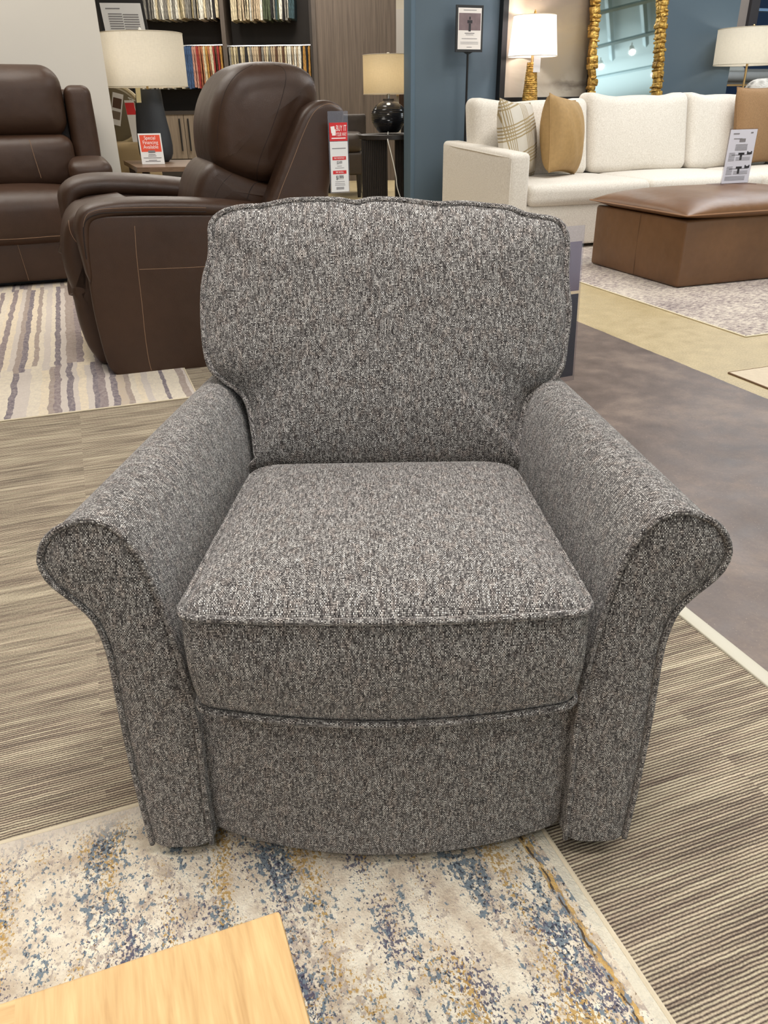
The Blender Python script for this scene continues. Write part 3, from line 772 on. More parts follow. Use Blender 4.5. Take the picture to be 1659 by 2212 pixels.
# near arm: padded band over the top that turns down the front edge
pp_ = [(196, 610), (187, 560), (181, 520), (180, 488), (190, 468), (212, 458), (250, 452), (310, 449), (380, 449), (450, 451), (520, 456), (580, 462), (625, 470)]
PT = [onB(x, y, NB) for x, y in pp_]; PT = [(p.x, p.y) for p in crom([Vector((p.x, p.z, 0)) for p in PT], 5)]
n_ = len(PT); thk = [.012 + .022 * min(1, i / n_ / .22) for i in range(n_)]
ap, mda = rpart('arm_pad', strap(PT, NB - .012, NB + .165, thk))
seamcast([(187, 560), (182, 520), (181, 490), (190, 472), (215, 462), (250, 459), (320, 457), (400, 457), (445, 458)], mda, ap, STORE, .0028, DS, -.0008)
seamcast([(183, 520), (180, 490), (188, 464), (214, 453), (250, 450), (320, 448), (400, 448), (445, 449)], mda, ap, STORE, .0009)
# far arm
far = [(137, 470), (134, 430), (136, 405), (150, 389), (180, 381), (230, 379), (300, 382), (360, 387), (414, 393), (470, 402), (520, 410)]
fa = [onB(x, y + 24, 4.05) for x, y in far]; fa = [(p.x + .03, p.y) for p in crom([Vector((p.x, p.z, 0)) for p in fa], 4)]
rpart('arm_pad', strap(fa, 4.02, 4.24, [.03 + .025 * min(1, i / len(fa) / .2) for i in range(len(fa))], pw=2.2))
far2 = [(150, 400), (200, 392), (300, 392), (420, 402), (520, 420), (520, 520), (160, 560), (142, 480)]
rpart('arm_body', puffprism(tr(far2, 4.1, 3), 4.04, 4.22, .03, fillrings=2))
# wings
wing = [(562, 480), (578, 438), (598, 386), (616, 338), (636, 288), (655, 246), (674, 226), (698, 216), (722, 219), (740, 230), (747, 248), (741, 290), (728, 350), (714, 410), (706, 480), (640, 500), (590, 500)]
wp = tr(wing, NB, 3)
wn, mdw = rpart('side_wing', puffprism(wp, NB, NB + .14, .035, dome=.003, fillrings=4, steps=7))
seamcast([(594, 450), (608, 408), (632, 348), (652, 296), (672, 252), (690, 232), (712, 224), (732, 232)], mdw, wn, STORE)
rpart('side_wing', puffprism(wp, NB + .74, NB + .87, .03, fillrings=2, steps=5))
bk = [(640, 440), (668, 340), (690, 260), (705, 230), (738, 236), (742, 262), (730, 340), (716, 410), (704, 480), (700, 560), (690, 650), (680, 740), (640, 740), (640, 600)]
rpart('outside_back', puffprism(tr(bk, NB, 2), NB + .10, NB + .77, .02, fillrings=2))
cu = [(443, 300), (443, 262), (449, 225), (462, 190), (482, 160), (508, 143), (540, 136), (580, 135), (615, 139), (645, 151), (664, 168), (673, 195), (673, 225), (655, 262), (634, 310), (612, 355), (594, 382), (572, 393), (542, 391), (505, 381), (470, 365), (450, 345)]
cm, mdc = rpart('back_cushion', puffprism(tr(cu, 3.62, 3), 3.47, 4.04, .095, dome=.02, bulge=.006, fillrings=8, steps=10, mid=5))
seamcast([(545, 140), (512, 160), (490, 190), (478, 225), (472, 262), (470, 300), (474, 335)], mdc, cm, STORE, .0012, DS, -.0004)
seamcast([(592, 140), (610, 146), (618, 165), (612, 200), (600, 240), (584, 285), (566, 330), (556, 365), (556, 390)], mdc, cm, STORE, .0014, DS, -.0004)
lu = [(412, 430), (418, 400), (430, 372), (448, 352), (470, 350), (510, 366), (560, 388), (590, 400), (600, 440), (590, 470), (500, 470), (415, 470)]
lm, mdl = rpart('lumbar_cushion', puffprism(tr(lu, 3.58, 3), 3.50, 4.04, .06, dome=.008, bulge=.006, fillrings=4, steps=7))
seamcast([(508, 370), (486, 390), (472, 410), (464, 428)], mdl, lm, STORE, .0010, DS, -.0003)
seamcast([(585, 396), (556, 394), (542, 408), (534, 430)], mdl, lm, STORE, .0022, DS, -.0008)
ft = [(185, 452), (150, 470), (136, 500), (134, 545), (142, 590), (156, 625), (160, 640), (300, 640), (300, 452)]
f1, mdf = rpart('seat_cushion', puffprism(tr(ft, 3.55, 3), 3.50, 4.06, .05, dome=0, bulge=.006, fillrings=3, steps=6))
seamcast([(148, 476), (152, 500), (163, 520), (176, 531)], mdf, f1, STORE, .0011)
f2 = [(157, 618), (160, 650), (172, 700), (190, 745), (212, 775), (232, 784), (300, 780), (300, 600), (200, 600)]
rpart('footrest', puffprism(tr(f2, 3.55, 3), 3.50, 4.06, .04, fillrings=3, steps=5))
mesh('base', box(.16, .95, 3.45, 4.15, .013, .10), M['black'], rc_, STORE, smooth=0)

# hanging price tag on the recliner
pt = thing('price_tag', 'red and white sale tag reading $1999 hanging beside the brown recliner', 'tag', (1.03, 3.29, .68), STORE)
pc = onB(732, 330, 3.30); R_ = Vector((1, .12, 0)); U_ = Vector((.02, .06, 1))
TW, TH_ = .088, .30
mesh('acrylic_sleeve', quadbox(pc, R_, U_, TW, TH_, .0015), M['acrylic'], pt, STORE, smooth=0)
of = Vector((0, -.002, 0))
card = mesh('tag_card', quadbox(pc + of, R_, U_, TW - .010, .186, .0008, cy=-.052), M['white_paper'], pt, STORE, smooth=0)
redc = mesh('promo_card', quadbox(pc + of, R_, U_, TW - .010, .066, .0008, cy=.076), M['red_paper'], pt, STORE, smooth=0, label='red promotional card')
def onp(dx, dy, k=0.0012): return pc + of + Vector(R_).normalized() * dx + Vector(U_).normalized() * dy + Vector((0, -k, 0))
text('lettering', 'BUY IT', .030, onp(.012, .088), R_, U_, M['white_ink'], redc, STORE, sx=.50)
text('lettering', 'YOUR WAY', .020, onp(.012, .066), R_, U_, M['white_ink'], redc, STORE, sx=.42)
mesh('printed_emblem', join(quadbox(onp(-.024, .084), R_ + Vector((0, 0, .12)), U_ + Vector((-.12, 0, 0)), .017, .024, .0004), quadbox(onp(-.020, .074), R_, U_, .016, .022, .0006)), M['white_ink'], redc, STORE, smooth=0)
mesh('printed_lines', join(quadbox(onp(0, .053), R_, U_, .062, .004, .0004)), M['white_ink'], redc, STORE, smooth=0)
b1_ = mesh('red_band', quadbox(onp(0, -.020, .0008), R_, U_, .060, .013, .0004), M['red_paper'], card, STORE, smooth=0)
b2_ = mesh('red_band', quadbox(onp(0, -.072, .0008), R_, U_, .060, .013, .0004), M['red_paper'], card, STORE, smooth=0)
text('lettering', 'PAY MONTHLY', .009, onp(0, -.020, .0016), R_, U_, M['white_ink'], card, STORE, sx=.75)
text('lettering', 'PAY IN FULL', .009, onp(0, -.072, .0016), R_, U_, M['white_ink'], card, STORE, sx=.7)
text('lettering', '$2499', .016, onp(0, -.036), R_, U_, M['grey_ink'], card, STORE, sx=.6)
text('lettering', '$1999', .022, onp(0, -.092), R_, U_, M['dark_ink'], card, STORE, sx=.6)
ln = [quadbox(onp(0, .016, .0008), R_, U_, .060, .003, .0003)] + [quadbox(onp(0, y, .0008), R_, U_, w2, .0018, .0003) for y, w2 in ((-.049, .02), (-.056, .04), (-.107, .042), (-.114, .044), (-.120, .046))]
mesh('printed_lines', join(*ln), M['grey_ink'], card, STORE, smooth=0)
mesh('barcode', join(*[quadbox(onp(-.017 + k * .0021, -.132, .0008), R_, U_, .0008 + .0006 * (k % 3), .010, .0003) for k in range(17)]), M['grey_ink'], card, STORE, smooth=0)

# ================================================================== BROWN RECLINING SOFA (left, behind)
so = thing('reclining_sofa', 'dark brown leather reclining sofa against the pale partition wall at left', 'sofa', (-.6, 5.9, .006), STORE)
for a0, a1 in ((-1.62, -.79), (-.78, .055)):
    s1 = mesh('seat_cushion', softbox(a0, a1, 5.44, 6.05, .27, .56, .09, (0, .02, .035), rs=6), BL, so, STORE)
    mesh('stitching', tube([(a0 + .03, 5.435, .315), ((a0 + a1) / 2, 5.418, .31), (a1 - .03, 5.435, .315)], .0015, 6), M['stitch'], s1, STORE)
    s2 = mesh('lumbar_cushion', softbox(a0 + .01, a1 - .01, 5.80, 6.10, .55, .86, .07, (0, .03, .01), rs=5), BL, so, STORE)
    mesh('stitching', tube([(a1 - .26, 5.776, .84), (a1 - .25, 5.768, .74), (a1 - .235, 5.772, .62)], .0018, 6), M['stitch'], s2, STORE)
    hc = softbox(a0 + .01, a1 - .02, 5.84, 6.16, .84, 1.25, .12, (0, .035, .005), rs=7)
    mesh('head_cushion', hc, BL, so, STORE)
    fp = mesh('footrest_panel', softbox(a0 + .004, a1 - .004, 5.50, 5.62, .04, .285, .02, (0, .008, 0), rs=4), BL, so, STORE)
    mesh('stitching', tube([((a0 + a1) / 2 - .02, 5.492, .27), ((a0 + a1) / 2, 5.490, .05)], .0012, 6), M['stitch'], fp, STORE)
mesh('outside_back', softbox(-1.85, .20, 6.08, 6.40, .05, 1.12, .05, rs=4), BL, so, STORE)
mesh('side_wing', softbox(.045, .205, 5.92, 6.36, .55, 1.14, .05, (.01, 0, 0), rs=5), BL, so, STORE)
aR = mesh('armrest', softbox(.045, .235, 5.47, 6.2, .04, .64, .05, (.01, .0, 0), rs=5), BL, so, STORE)
mesh('arm_pad', softbox(-.01, .245, 5.44, 6.1, .60, .725, .055, (0, .01, .012), rs=6), BL, aR, STORE)
aL = mesh('armrest', softbox(-1.86, -1.63, 5.47, 6.2, .04, .68, .06, (.01, 0, 0.02), rs=5), BL, so, STORE)
mesh('base', box(-1.8, .15, 5.60, 6.3, .013, .06), M['black'], so, STORE, smooth=0)

# ================================================================== LAMPS
def lampshade(par, cx, cy, z0, z1, r0, r1, mat, frame=WORLD, sy=1.0):
    prof = [(r0, z0), (r0 - .0, z0 + .006)] + [(r0 + (r1 - r0) * k / 8, z0 + (z1 - z0) * k / 8) for k in range(1, 9)]
    m1 = lathe(prof, cx, cy, 56, 1, sy, cap=False)
    o = mesh('lamp_shade', m1, mat, par, frame)
    rim = [[(cx + r * math.cos(2 * PI * k / 56), cy + sy * r * math.sin(2 * PI * k / 56), z) for k in range(56)] for r, z in ((r0, z0), (r1, z1))]
    for q in rim: mesh('shade_rim', tube(q, .003, 6, True)[:2], M['linen_shade'], o, frame)
    mesh('shade_fitting', join(*[tube([(cx, cy, z1 - .012), (cx + r1 * math.cos(a), cy + sy * r1 * math.sin(a), z1 - .012)], .002, 6)[:2] for a in (0.3, 2.4, 4.5)]), M['brass'], o, frame)
    return o
def bulb(par, loc, power, frame=WORLD, col=(1, .80, .55), r=.04):
    l = bpy.data.lights.new('bulb_light', 'POINT'); l.energy = power; l.color = col; l.shadow_soft_size = r
    o = bpy.data.objects.new('bulb_light', l); COL.objects.link(o); o.parent = par
    o.location = WM[par.name].inverted() @ frame @ Vector(loc); WM[o.name] = WM[par.name]
# drum lamp with charcoal base on the brown side table
LY = 6.55
lp = thing('table_lamp', 'charcoal table lamp with a wide oatmeal drum shade on the brown side table', 'lamp', (-1.72, LY, .62))
rows = [(193, 294, 346), (205, 293, 349), (230, 293, 353), (260, 294, 360), (290, 296, 368), (315, 299, 373), (332, 302, 374), (343, 307, 371), (350, 316, 364)]
V, Fc = [], []; seg = 40
cs = []
for (py, x0, x1) in rows:
    a, b = onY(x0, py, LY), onY(x1, py, LY); c = (a + b) / 2; rx = (b.x - a.x) / 2; cs.append((c, rx))
for c, rx in cs:
    for k in range(seg):
        t = 2 * PI * k / seg; V.append((c.x + rx * math.cos(t), c.y + rx * .62 * math.sin(t), c.z))
for i in range(len(rows) - 1):
    for k in range(seg): Fc.append((i * seg + k, (i + 1) * seg + k, (i + 1) * seg + (k + 1) % seg, i * seg + (k + 1) % seg))
Fc.append(tuple(range(seg))); Fc.append(tuple(reversed(range((len(rows) - 1) * seg, len(rows) * seg))))
mesh('lamp_base', (V, Fc), simple('charcoal_ceramic', (44, 46, 50), .5, var=.1, bump=.2, bs=60), lp, WORLD, smooth=60)
sa, sb_ = onY(219, 74, LY), onY(393, 74, LY); sc_, sd = onY(229, 189, LY), onY(402, 189, LY)
sx_ = (sa.x + sb_.x + sc_.x + sd.x) / 4; sr = (sb_.x - sa.x) / 2 + .005
mesh('lamp_neck', tube([(sx_, LY, cs[0][0].z - .01), (sx_, LY, sc_.z + .12)], .008, 8)[:2], M['brass'], lp)
lampshade(lp, sx_, LY, sc_.z, sa.z, sr, sr, M['linen_shade'])
mesh('finial', lathe([(.004, sa.z - .02), (.012, sa.z - .01), (.012, sa.z + .03), (.004, sa.z + .04)], sx_ - .0, LY, 12), M['white_plastic'], lp)
q = onY(299, 206, LY - .1)
mesh('lamp_tag', quadbox(q, (1, 0, 0), (.06, 0, 1), .035, .095, .001), simple('cream_tag', (230, 216, 170), .7), lp, smooth=0)
bulb(lp, (sx_, LY, (sa.z + sc_.z) / 2), 1.7, col=(1, .90, .76))
TZ = cs[-1][0].z
# brown side table under it
st = thing('side_table', 'brown wooden side table carrying the charcoal lamp and a financing card', 'table', (-1.55, 6.5, 0))
p1, p2, p3 = onY(297, 372, 5.95), onY(432, 364, 5.95), None
x0t, x1t = p1.x - .01, p2.x + .12; TZ2 = TZ
V = []; tx = [(p1.x, 5.95), (x1t, 5.95), (x1t + .03, 6.80), (p1.x - .34, 6.80)]
mm = ([(x, y, TZ2 - .03) for x, y in tx] + [(x, y, TZ2) for x, y in tx], [(3, 2, 1, 0), (4, 5, 6, 7), (0, 1, 5, 4), (1, 2, 6, 5), (2, 3, 7, 6), (3, 0, 4, 7)])
mesh('tabletop', mm, M['brown_wood'], st, smooth=0)
for (x, y) in ((tx[0][0] + .02, 5.99), (tx[1][0] - .06, 5.99), (tx[2][0] - .06, 6.78), (tx[3][0] + .04, 6.78)):
    mesh('leg', box(x, x + .045, y, y + .045, .006, TZ2 - .03, .004), simple('dark_brown_wood', (62, 44, 36), .5), st)
mesh('shelf', box(tx[0][0] + .03, tx[1][0] - .03, 6.05, 6.76, .18, .20), M['brown_wood'], st, smooth=0)
# special financing card
fc = thing('counter_card', 'orange and white card reading Special Financing Available in front of the charcoal lamp', 'sign', (-1.66, 6.30, TZ))
fo = onY(327, 322, 6.30); fo.z = TZ + .1025; fr, fu_ = Vector((1, .05, 0)), Vector((-.05, .12, 1))
mesh('card', quadbox(fo, fr, fu_, .165, .205, .002), M['white_paper'], fc, smooth=0)
mesh('orange_panel', quadbox(fo + Vector((0, -.001, 0)), fr, fu_, .146, .112, .0015, cy=.036), M['orange_paper'], fc, smooth=0)
for i, s_ in enumerate(('Special', 'Financing', 'Available')):
    text('lettering', s_, .035, fo + Vector((0, -.003, 0)) + fu_.normalized() * (.072 - .030 * i), fr, fu_, M['white_ink'], fc, sx=.86)
mesh('printed_lines', join(*[quadbox(fo + Vector((0, -.0022, 0)), fr, fu_, w2, .004, .001, cy=y) for y, w2 in ((-.038, .05), (-.048, .06), (-.060, .13), (-.076, .06), (-.084, .11))] + [quadbox(fo + Vector((0, -.0035, 0)), fr, fu_, .05, .016, .001, cy=-.018)]), M['grey_ink'], fc, smooth=0)

# dark ceramic lamp on the black oval table
L2 = 8.0
def X2(px, py): return onY(px, py, L2)
l2 = thing('table_lamp', 'dark ribbed ceramic ball lamp with a tan drum shade on the black oval table', 'lamp', (X2(839, 285).x, L2, X2(839, 290).z))
cx = X2(839, 200).x
pr = []
hw = [(213, 12), (219, 13), (222, 20), (230, 30), (242, 36.5), (252, 37.5), (262, 36), (272, 31), (280, 26), (286, 21)]
sm = crom([(a, b, 0) for a, b in hw], 6)
k = 0
for v in reversed(sm):
    z = X2(839, v.x).z; r = (X2(839 + v.y, v.x).x - X2(839, v.x).x); r *= 1 + (.012 if k % 2 else -.006); pr.append((r, z)); k += 1
mesh('lamp_base', lathe(pr, cx, L2, 48), (lambda t: (t.base(t.ramp(t.sep(t.scale(t.coord(), (1, 1, 1)))[2], [(.0, g((18, 17, 18))), (.22, g((40, 40, 44))), (.32, g((96, 94, 98)))])), t.rough(.16), t.m)[2])(NT('glazed_dark_ceramic')), l2, smooth=30)
mesh('lamp_neck', tube([(cx, L2, X2(839, 214).z), (cx, L2, X2(839, 190).z)], .014, 10)[:2], M['chrome'], l2)
za, zb_ = X2(839, 119).z, X2(839, 203).z; rs_ = X2(893, 160).x - cx
lampshade(l2, cx, L2, zb_, za, rs_, rs_, M['tan_shade'])
mesh('finial', lathe([(.004, za - .01), (.012, za), (.012, za + .02), (.003, za + .022)], cx, L2, 12), M['white_plastic'], l2)
cordp = [X2(838, 284), X2(837, 300), X2(841, 316), X2(848, 345), X2(854, 375), X2(857, 400), X2(868, 432), X2(872, 445)]
cordp = [Vector((p.x, L2 - .30, p.z)) if i > 0 else Vector((p.x, L2 - .14, p.z)) for i, p in enumerate(cordp)]
mesh('power_cord', tube(crom(cordp, 5), .0045, 6), M['white_plastic'], l2, label='white power cord')
bulb(l2, (cx, L2, (za + zb_) / 2), 2.0, col=(1, .84, .62))
ZT = X2(839, 289).z
ot = thing('side_table', 'black oval side table on two fluted slabs left of the blue wall', 'table', (cx, L2, 0))
mesh('tabletop', lathe([(.29, ZT - .045), (.305, ZT - .04), (.305, ZT - .006), (.298, ZT)], cx + .02, L2, 56, 1, .95), M['black_wood'], ot)
def fluted(x0, x1, yc):
    P = []
    n = 14
    for i in range(n):
        x = x0 + (x1 - x0) * i / n; dx = (x1 - x0) / n
        for k in range(4): t = k / 4; P.append((x + dx * t, yc - .12 - .006 * math.sin(PI * t)))
    P.append((x1, yc - .12)); P.append((x1, yc + .12)); P.append((x0, yc + .12)); n = len(P)
    V = [(x, y, 0) for x, y in P] + [(x, y, ZT - .045) for x, y in P]
    return (V, [(i, (i + 1) % n, n + (i + 1) % n, n + i) for i in range(n)] + [tuple(range(n, 2 * n)), tuple(reversed(range(n)))])
mesh('pedestal', fluted(X2(783, 400).x, X2(837, 400).x, L2 - .05), M['black_wood'], ot, smooth=0)
mesh('pedestal', fluted(X2(853, 400).x, X2(903, 400).x, L2 - .05), M['black_wood'], ot, smooth=0)

# ================================================================== SWATCH SHELVES AND CABINET
CY = 13.0; KS = CY / 9.2
def C(px, py): return onY(px, py, CY)
zct = C(420, 239).z; xl = C(216, 200).x - .8; xm = C(482, 60).x; xr = C(672, 100).x; xp = C(855, 100).x
cab = thing('display_cabinet', 'dark open shelving over grey oak doors behind the brown recliner', 'cabinet', ((xl + xr) / 2, CY + .4, 0))
sh = mesh('carcass', join(box(xl, xr + .02, CY + .56, CY + .60, .9, 3.6), box(xl, xl + .04, CY, CY + .56, .9, 3.6), box(xr - .01, xr + .04, CY, CY + .56, .9, 3.6), box(xl, xr, CY + .02, CY + .56, 3.0, 3.04), box(xl, xr, CY + .02, CY + .56, 3.56, 3.6)), M['shelf_dark'], cab, smooth=0)
mesh('upright', box(xm - .03, xm + .03, CY - .01, CY + .56, zct, 3.56), M['shelf_edge'], cab, smooth=0)
xq = C(284, 60).x
mesh('upright', box(xq - .03, xq + .03, CY - .01, CY + .56, zct, 3.56), M['shelf_edge'], cab, smooth=0)
mesh('base_unit', box(xl, xr + .02, CY - .02, CY + .56, .08, zct - .05), M['shelf_dark'], cab, smooth=0)
mesh('countertop', box(xl, xr + .02, CY - .05, CY + .56, zct - .05, zct), M['shelf_dark'], cab, smooth=0)
mesh('plinth', box(xl, xr, CY + .05, CY + .4, 0, .08), M['black'], cab, smooth=0)
dw = .45 * KS; xd = C(403, 300).x
x = xd - dw * 3
while x < xr - .3:
    zb0 = C(440, 342).z
    d = mesh('door', box(x + .004, x + dw - .004, CY - .04, CY - .02, zb0, zct - .012), M['door_wood'], cab, smooth=0)
    hx = x + dw - .045 * KS if (round((x - xd) / dw) % 2) else x + .045 * KS
    mesh('handle', tube([(hx, CY - .062, C(400, 256).z), (hx, CY - .062, C(400, 326).z)],   .011, 8)[:2], M['black'], d, label='black bar handle')
    x += dw
# wood-panelled tall unit
pu = thing('panel_unit', 'tall dark wood-grained panel unit between the swatch shelves and the ball lamp', 'cabinet', ((xr + xp) / 2, CY, 0))
mesh('panel', box(xr + .045, xp, CY - .25, CY + .6, 0, 3.6), M['panel_wood'], pu, smooth=0)
mesh('panel_edge', box(xr + .045, xr + .10, CY - .27, CY - .24, 0, 3.6), M['shelf_edge'], pu, smooth=0)
# hanging rods and fabric swatches
PAL = {'white': (226, 222, 208), 'cream': (206, 192, 160), 'khaki': (160, 146, 112), 'black': (38, 36, 36), 'grey': (132, 128, 120), 'green': (74, 82, 60), 'blue': (62, 86, 122), 'red': (150, 52, 46), 'rust': (176, 112, 78), 'gold': (178, 132, 66), 'brown': (88, 62, 44), 'rose': (190, 140, 122), 'sand': (184, 164, 136), 'teal': (56, 78, 84)}
def swmat(n, c):
    t = NT('swatch_' + n); co = t.coord(); c2 = g(c)
    f = t.noise(t.scale(co, (60, 60, 18)), 1, 3, .7)
    t.base(t.ramp(f, [(.42, tuple(k * .55 for k in c2)), (.52, c2), (.62, tuple(min(1, k * 1.25) for k in c2))])); t.rough(.9); return t.m
SW = {k: swmat(k, v) for k, v in PAL.items()}
proto = {}
def swatch_mesh(hh, var):
    V, Fc = [], []; dep = .40; n = 6
    th = .0115 + .0030 * var
    P = [(-th, 0), (th, 0)]
    rows_ = [0, .02, .3, .7, 1.0]
    for r, t in enumerate(rows_):
        w_ = th * (.5 if r == 0 else 1.0 + .15 * math.sin(r * 2 + var))
        z = -hh * t - (.03 if r else 0.02)
        off = .004 * math.sin(3 * t + var * 2)
        for (a, b) in ((-1, 0), (1, 0), (1, 1), (-1, 1)): V.append((a * w_ + off, b * dep, z))
    for r in range(len(rows_) - 1):
        for k in range(4): Fc.append((r * 4 + k, (r + 1) * 4 + k, (r + 1) * 4 + (k + 1) % 4, r * 4 + (k + 1) % 4))
    Fc.append((0, 1, 2, 3)); Fc.append(tuple(reversed(range((len(rows_) - 1) * 4, len(rows_) * 4))))
    hk = tube([(0, .19, .004), (0, .19, -.04)], .003, 5)[:2]
    return join((V, Fc), hk)
def swrow(px0, px1, pyrod, pybot, seqs, where, rodlabel):
    z = C((px0 + px1) / 2, pyrod).z; hb = z - C((px0 + px1) / 2, pybot).z - .05
    x0, x1 = C(px0, pyrod).x, C(px1, pyrod).x
    rd = mesh('hanging_rod', tube([(x0 - .03, CY + .20, z), (x1 + .02, CY + .20, z)], .014, 8)[:2], M['chrome'], base=((x0 + x1) / 2, CY + .20, z)); setp(rd, rodlabel, 'rod')
    made = {}; n = int((x1 - x0) / .0335); grp = 'fabric swatches on ' + where
    for i in range(n):
        t = i / n; opts = [s for s in seqs if s[0] <= t < s[1]][0][2]; c = random.choice(opts)
        vv = random.randint(0, 3); key = (round(hb, 3), vv, c)
        nm = 'fabric_swatch'; x = x0 + .0335 * (i + .5); loc = Vector((x, CY + .01, z - .0))
        if key not in proto:
            o = mesh(nm, swatch_mesh(hb, vv), SW[c], base=loc, smooth=30, local=True); proto[key] = o
        else:
            o = proto[key].copy(); COL.objects.link(o)
        o.matrix_world = Matrix.Translation(loc) @ Matrix.Rotation(random.uniform(-.02, .02), 4, 'Y') @ Matrix.Scale(random.uniform(.97, 1.02), 4, (0, 0, 1))
        setp(o, None, 'fabric swatch', grp); made.setdefault(c, []).append(o)
    ORD = ['first', 'second', 'third', 'fourth', 'fifth', 'sixth', 'seventh', 'eighth', 'ninth', 'tenth', 'eleventh', 'twelfth', 'thirteenth', 'fourteenth', 'fifteenth']
    for c, L in made.items():
        for i, o in enumerate(L):
            o['label'] = ('the only %s fabric sample hanging on %s' % (c, where)) if len(L) == 1 else '%s %s fabric sample from the left on %s' % (ORD[i], c, where) if i < len(ORD) else '%s fabric sample at the right end of %s' % (c, where)
swrow(288, 466, -70, 45, [(0, .42, ['black', 'white', 'black', 'cream', 'grey']), (.42, .75, ['white', 'cream', 'grey', 'cream', 'khaki']), (.75, 1.1, ['black', 'grey', 'white', 'cream'])], 'the upper left rod', 'chrome rod of the upper left shelf bay')
swrow(488, 632, -72, 46, [(0, .5, ['cream', 'white', 'sand', 'cream']), (.5, .62, ['green', 'khaki', 'gold']), (.62, 1.1, ['green', 'white', 'black', 'grey', 'teal'])], 'the upper right rod', 'chrome rod of the upper right shelf bay')
swrow(290, 480, 97, 195, [(0, .52, ['white', 'cream', 'khaki', 'grey']), (.52, .60, ['cream', 'blue']), (.60, .66, ['blue', 'rose']), (.66, 1.1, ['red', 'rust', 'cream', 'brown', 'gold', 'rose', 'cream', 'rust'])], 'the lower left rod', 'chrome rod of the lower left shelf bay')
swrow(492, 669, 97, 200, [(0, .22, ['grey', 'black', 'khaki', 'cream']), (.22, .88, ['sand', 'cream', 'grey', 'sand', 'brown', 'white']), (.88, 1.1, ['gold', 'white', 'black', 'gold'])], 'the lower right rod', 'chrome rod of the lower right shelf bay')

# framed notice behind the drum lamp (on a floor stand)
fs = thing('sign_stand', 'black-framed notice on a stand just above the drum shade', 'sign', (onY(266, 45, 7.9).x, 7.9, 0))
fo2 = onY(268, 50, 7.9); a_, b_ = Vector((1, .08, -.012)), Vector((-.09, .05, 1))
mesh('frame', quadbox(fo2, a_, b_, .39, .336, .02), M['black'], fs, smooth=0)
mesh('notice', quadbox(fo2 + Vector((.005, -.022, 0)), a_, b_, .34, .29, .002), M['white_paper'], fs, smooth=0)
mesh('printed_lines', join(*[quadbox(fo2 + Vector((.005, -.025, 0)), a_, b_, w2, .007, .001, cx=cx_, cy=y) for (y, w2, cx_) in [(.105, .12, -.07)] + [(.065 - .018 * i, .115, -.06) for i in range(11)] + [(.065 - .018 * i - .004, .13, .07) for i in range(11)]]), M['grey_ink'], fs, smooth=0)
mesh('pole', tube([(fo2.x, 7.93, 0.02), (fo2.x, 7.93, fo2.z)], .01, 8)[:2], M['black_metal'], fs)
mesh('stand_base', lathe([(.14, 0), (.14, .012), (.02, .02)], fo2.x, 7.93, 24), M['black_metal'], fs)

# round-backed chair behind the side table
ch = thing('accent_chair', 'tan round-backed chair partly hidden between the partition wall and charcoal lamp', 'chair', (-2.15, 7.3, 0))
cc_ = onY(238, 250, 7.2); TAN = simple('tan_velvet', (150, 128, 92), .85, var=.1); TANW = simple('pale_wood_frame', (176, 158, 122), .6)
ring = [(cc_.x + .27 * math.cos(t), 7.2 + .05 * math.sin(t), cc_.z + .22 * math.sin(t)) for t in [2 * PI * k / 48 for k in range(48)]]
mesh('back_frame', tube(ring, .02, 8, True)[:2], TANW, ch)
mesh('back_panel', xf(lathe([(.02, -.015), (.25, -.015), (.262, 0), (.25, .015), (.02, .015)], 0, 0, 40), Matrix.Translation((cc_.x, 7.22, cc_.z)) @ Matrix.Scale(.82, 4, (0, 0, 1)) @ Matrix.Rotation(PI / 2, 4, 'X')), simple('olive_back', (120, 108, 84), .8), ch)
mesh('seat', softbox(cc_.x - .30, cc_.x + .30, 6.95, 7.5, .18, cc_.z - .20, .05, (0, .01, .01)), TAN, ch)
for dx in (-.24, .22):
    for dy in (7.0, 7.42): mesh('leg', box(cc_.x + dx, cc_.x + dx + .03, dy, dy + .03, 0, .2), TANW, ch, smooth=0)
mesh('armrest', tube(crom([(cc_.x + .27, 7.2, cc_.z + .02), (cc_.x + .33, 7.1, cc_.z + .06), (cc_.x + .42, 6.98, cc_.z + .04)], 5), .018, 8)[:2], TANW, ch)
tg = thing('price_tag', 'white swatch tag with two brown squares on the tan round-backed chair', 'tag', (cc_.x, 7.12, cc_.z - .1))
to_ = onY(252, 236, 7.12); ra, ub = Vector((1, 0, -.25)), Vector((.27, 0, 1))
mesh('card', quadbox(to_, ra, ub, .085, .235, .002), M['white_paper'], tg, smooth=0)
mesh('colour_square', quadbox(to_ + Vector((0, -.003, 0)), ra, ub, .068, .075, .001, cy=.045), simple('brown_swatch', (92, 66, 50), .7), tg, smooth=0)
mesh('colour_square', quadbox(to_ + Vector((0, -.003, 0)), ra, ub, .068, .06, .001, cy=-.045), simple('taupe_swatch', (124, 108, 92), .7), tg, smooth=0)
tg2 = thing('price_tag', 'red-topped white price tag just left of the charcoal lamp base', 'tag', (onY(290, 260, 7.0).x, 7.0, .7))
to2 = onY(288, 262, 7.0)
mesh('card', quadbox(to2, (1, 0, 0), (-.08, 0, 1), .075, .30, .002), M['white_paper'], tg2, smooth=0)
mesh('red_header', quadbox(to2 + Vector((0, -.003, 0)), (1, 0, 0), (-.08, 0, 1), .072, .085, .001, cy=.09), M['red_paper'], tg2, smooth=0)
mesh('tag_strap', tube([to2 + Vector((0, 0, .15)), to2 + Vector((-.03, .05, .17)), (cc_.x + .40, 7.0, cc_.z + .05)], .002, 5)[:2], M['white_plastic'], tg2)

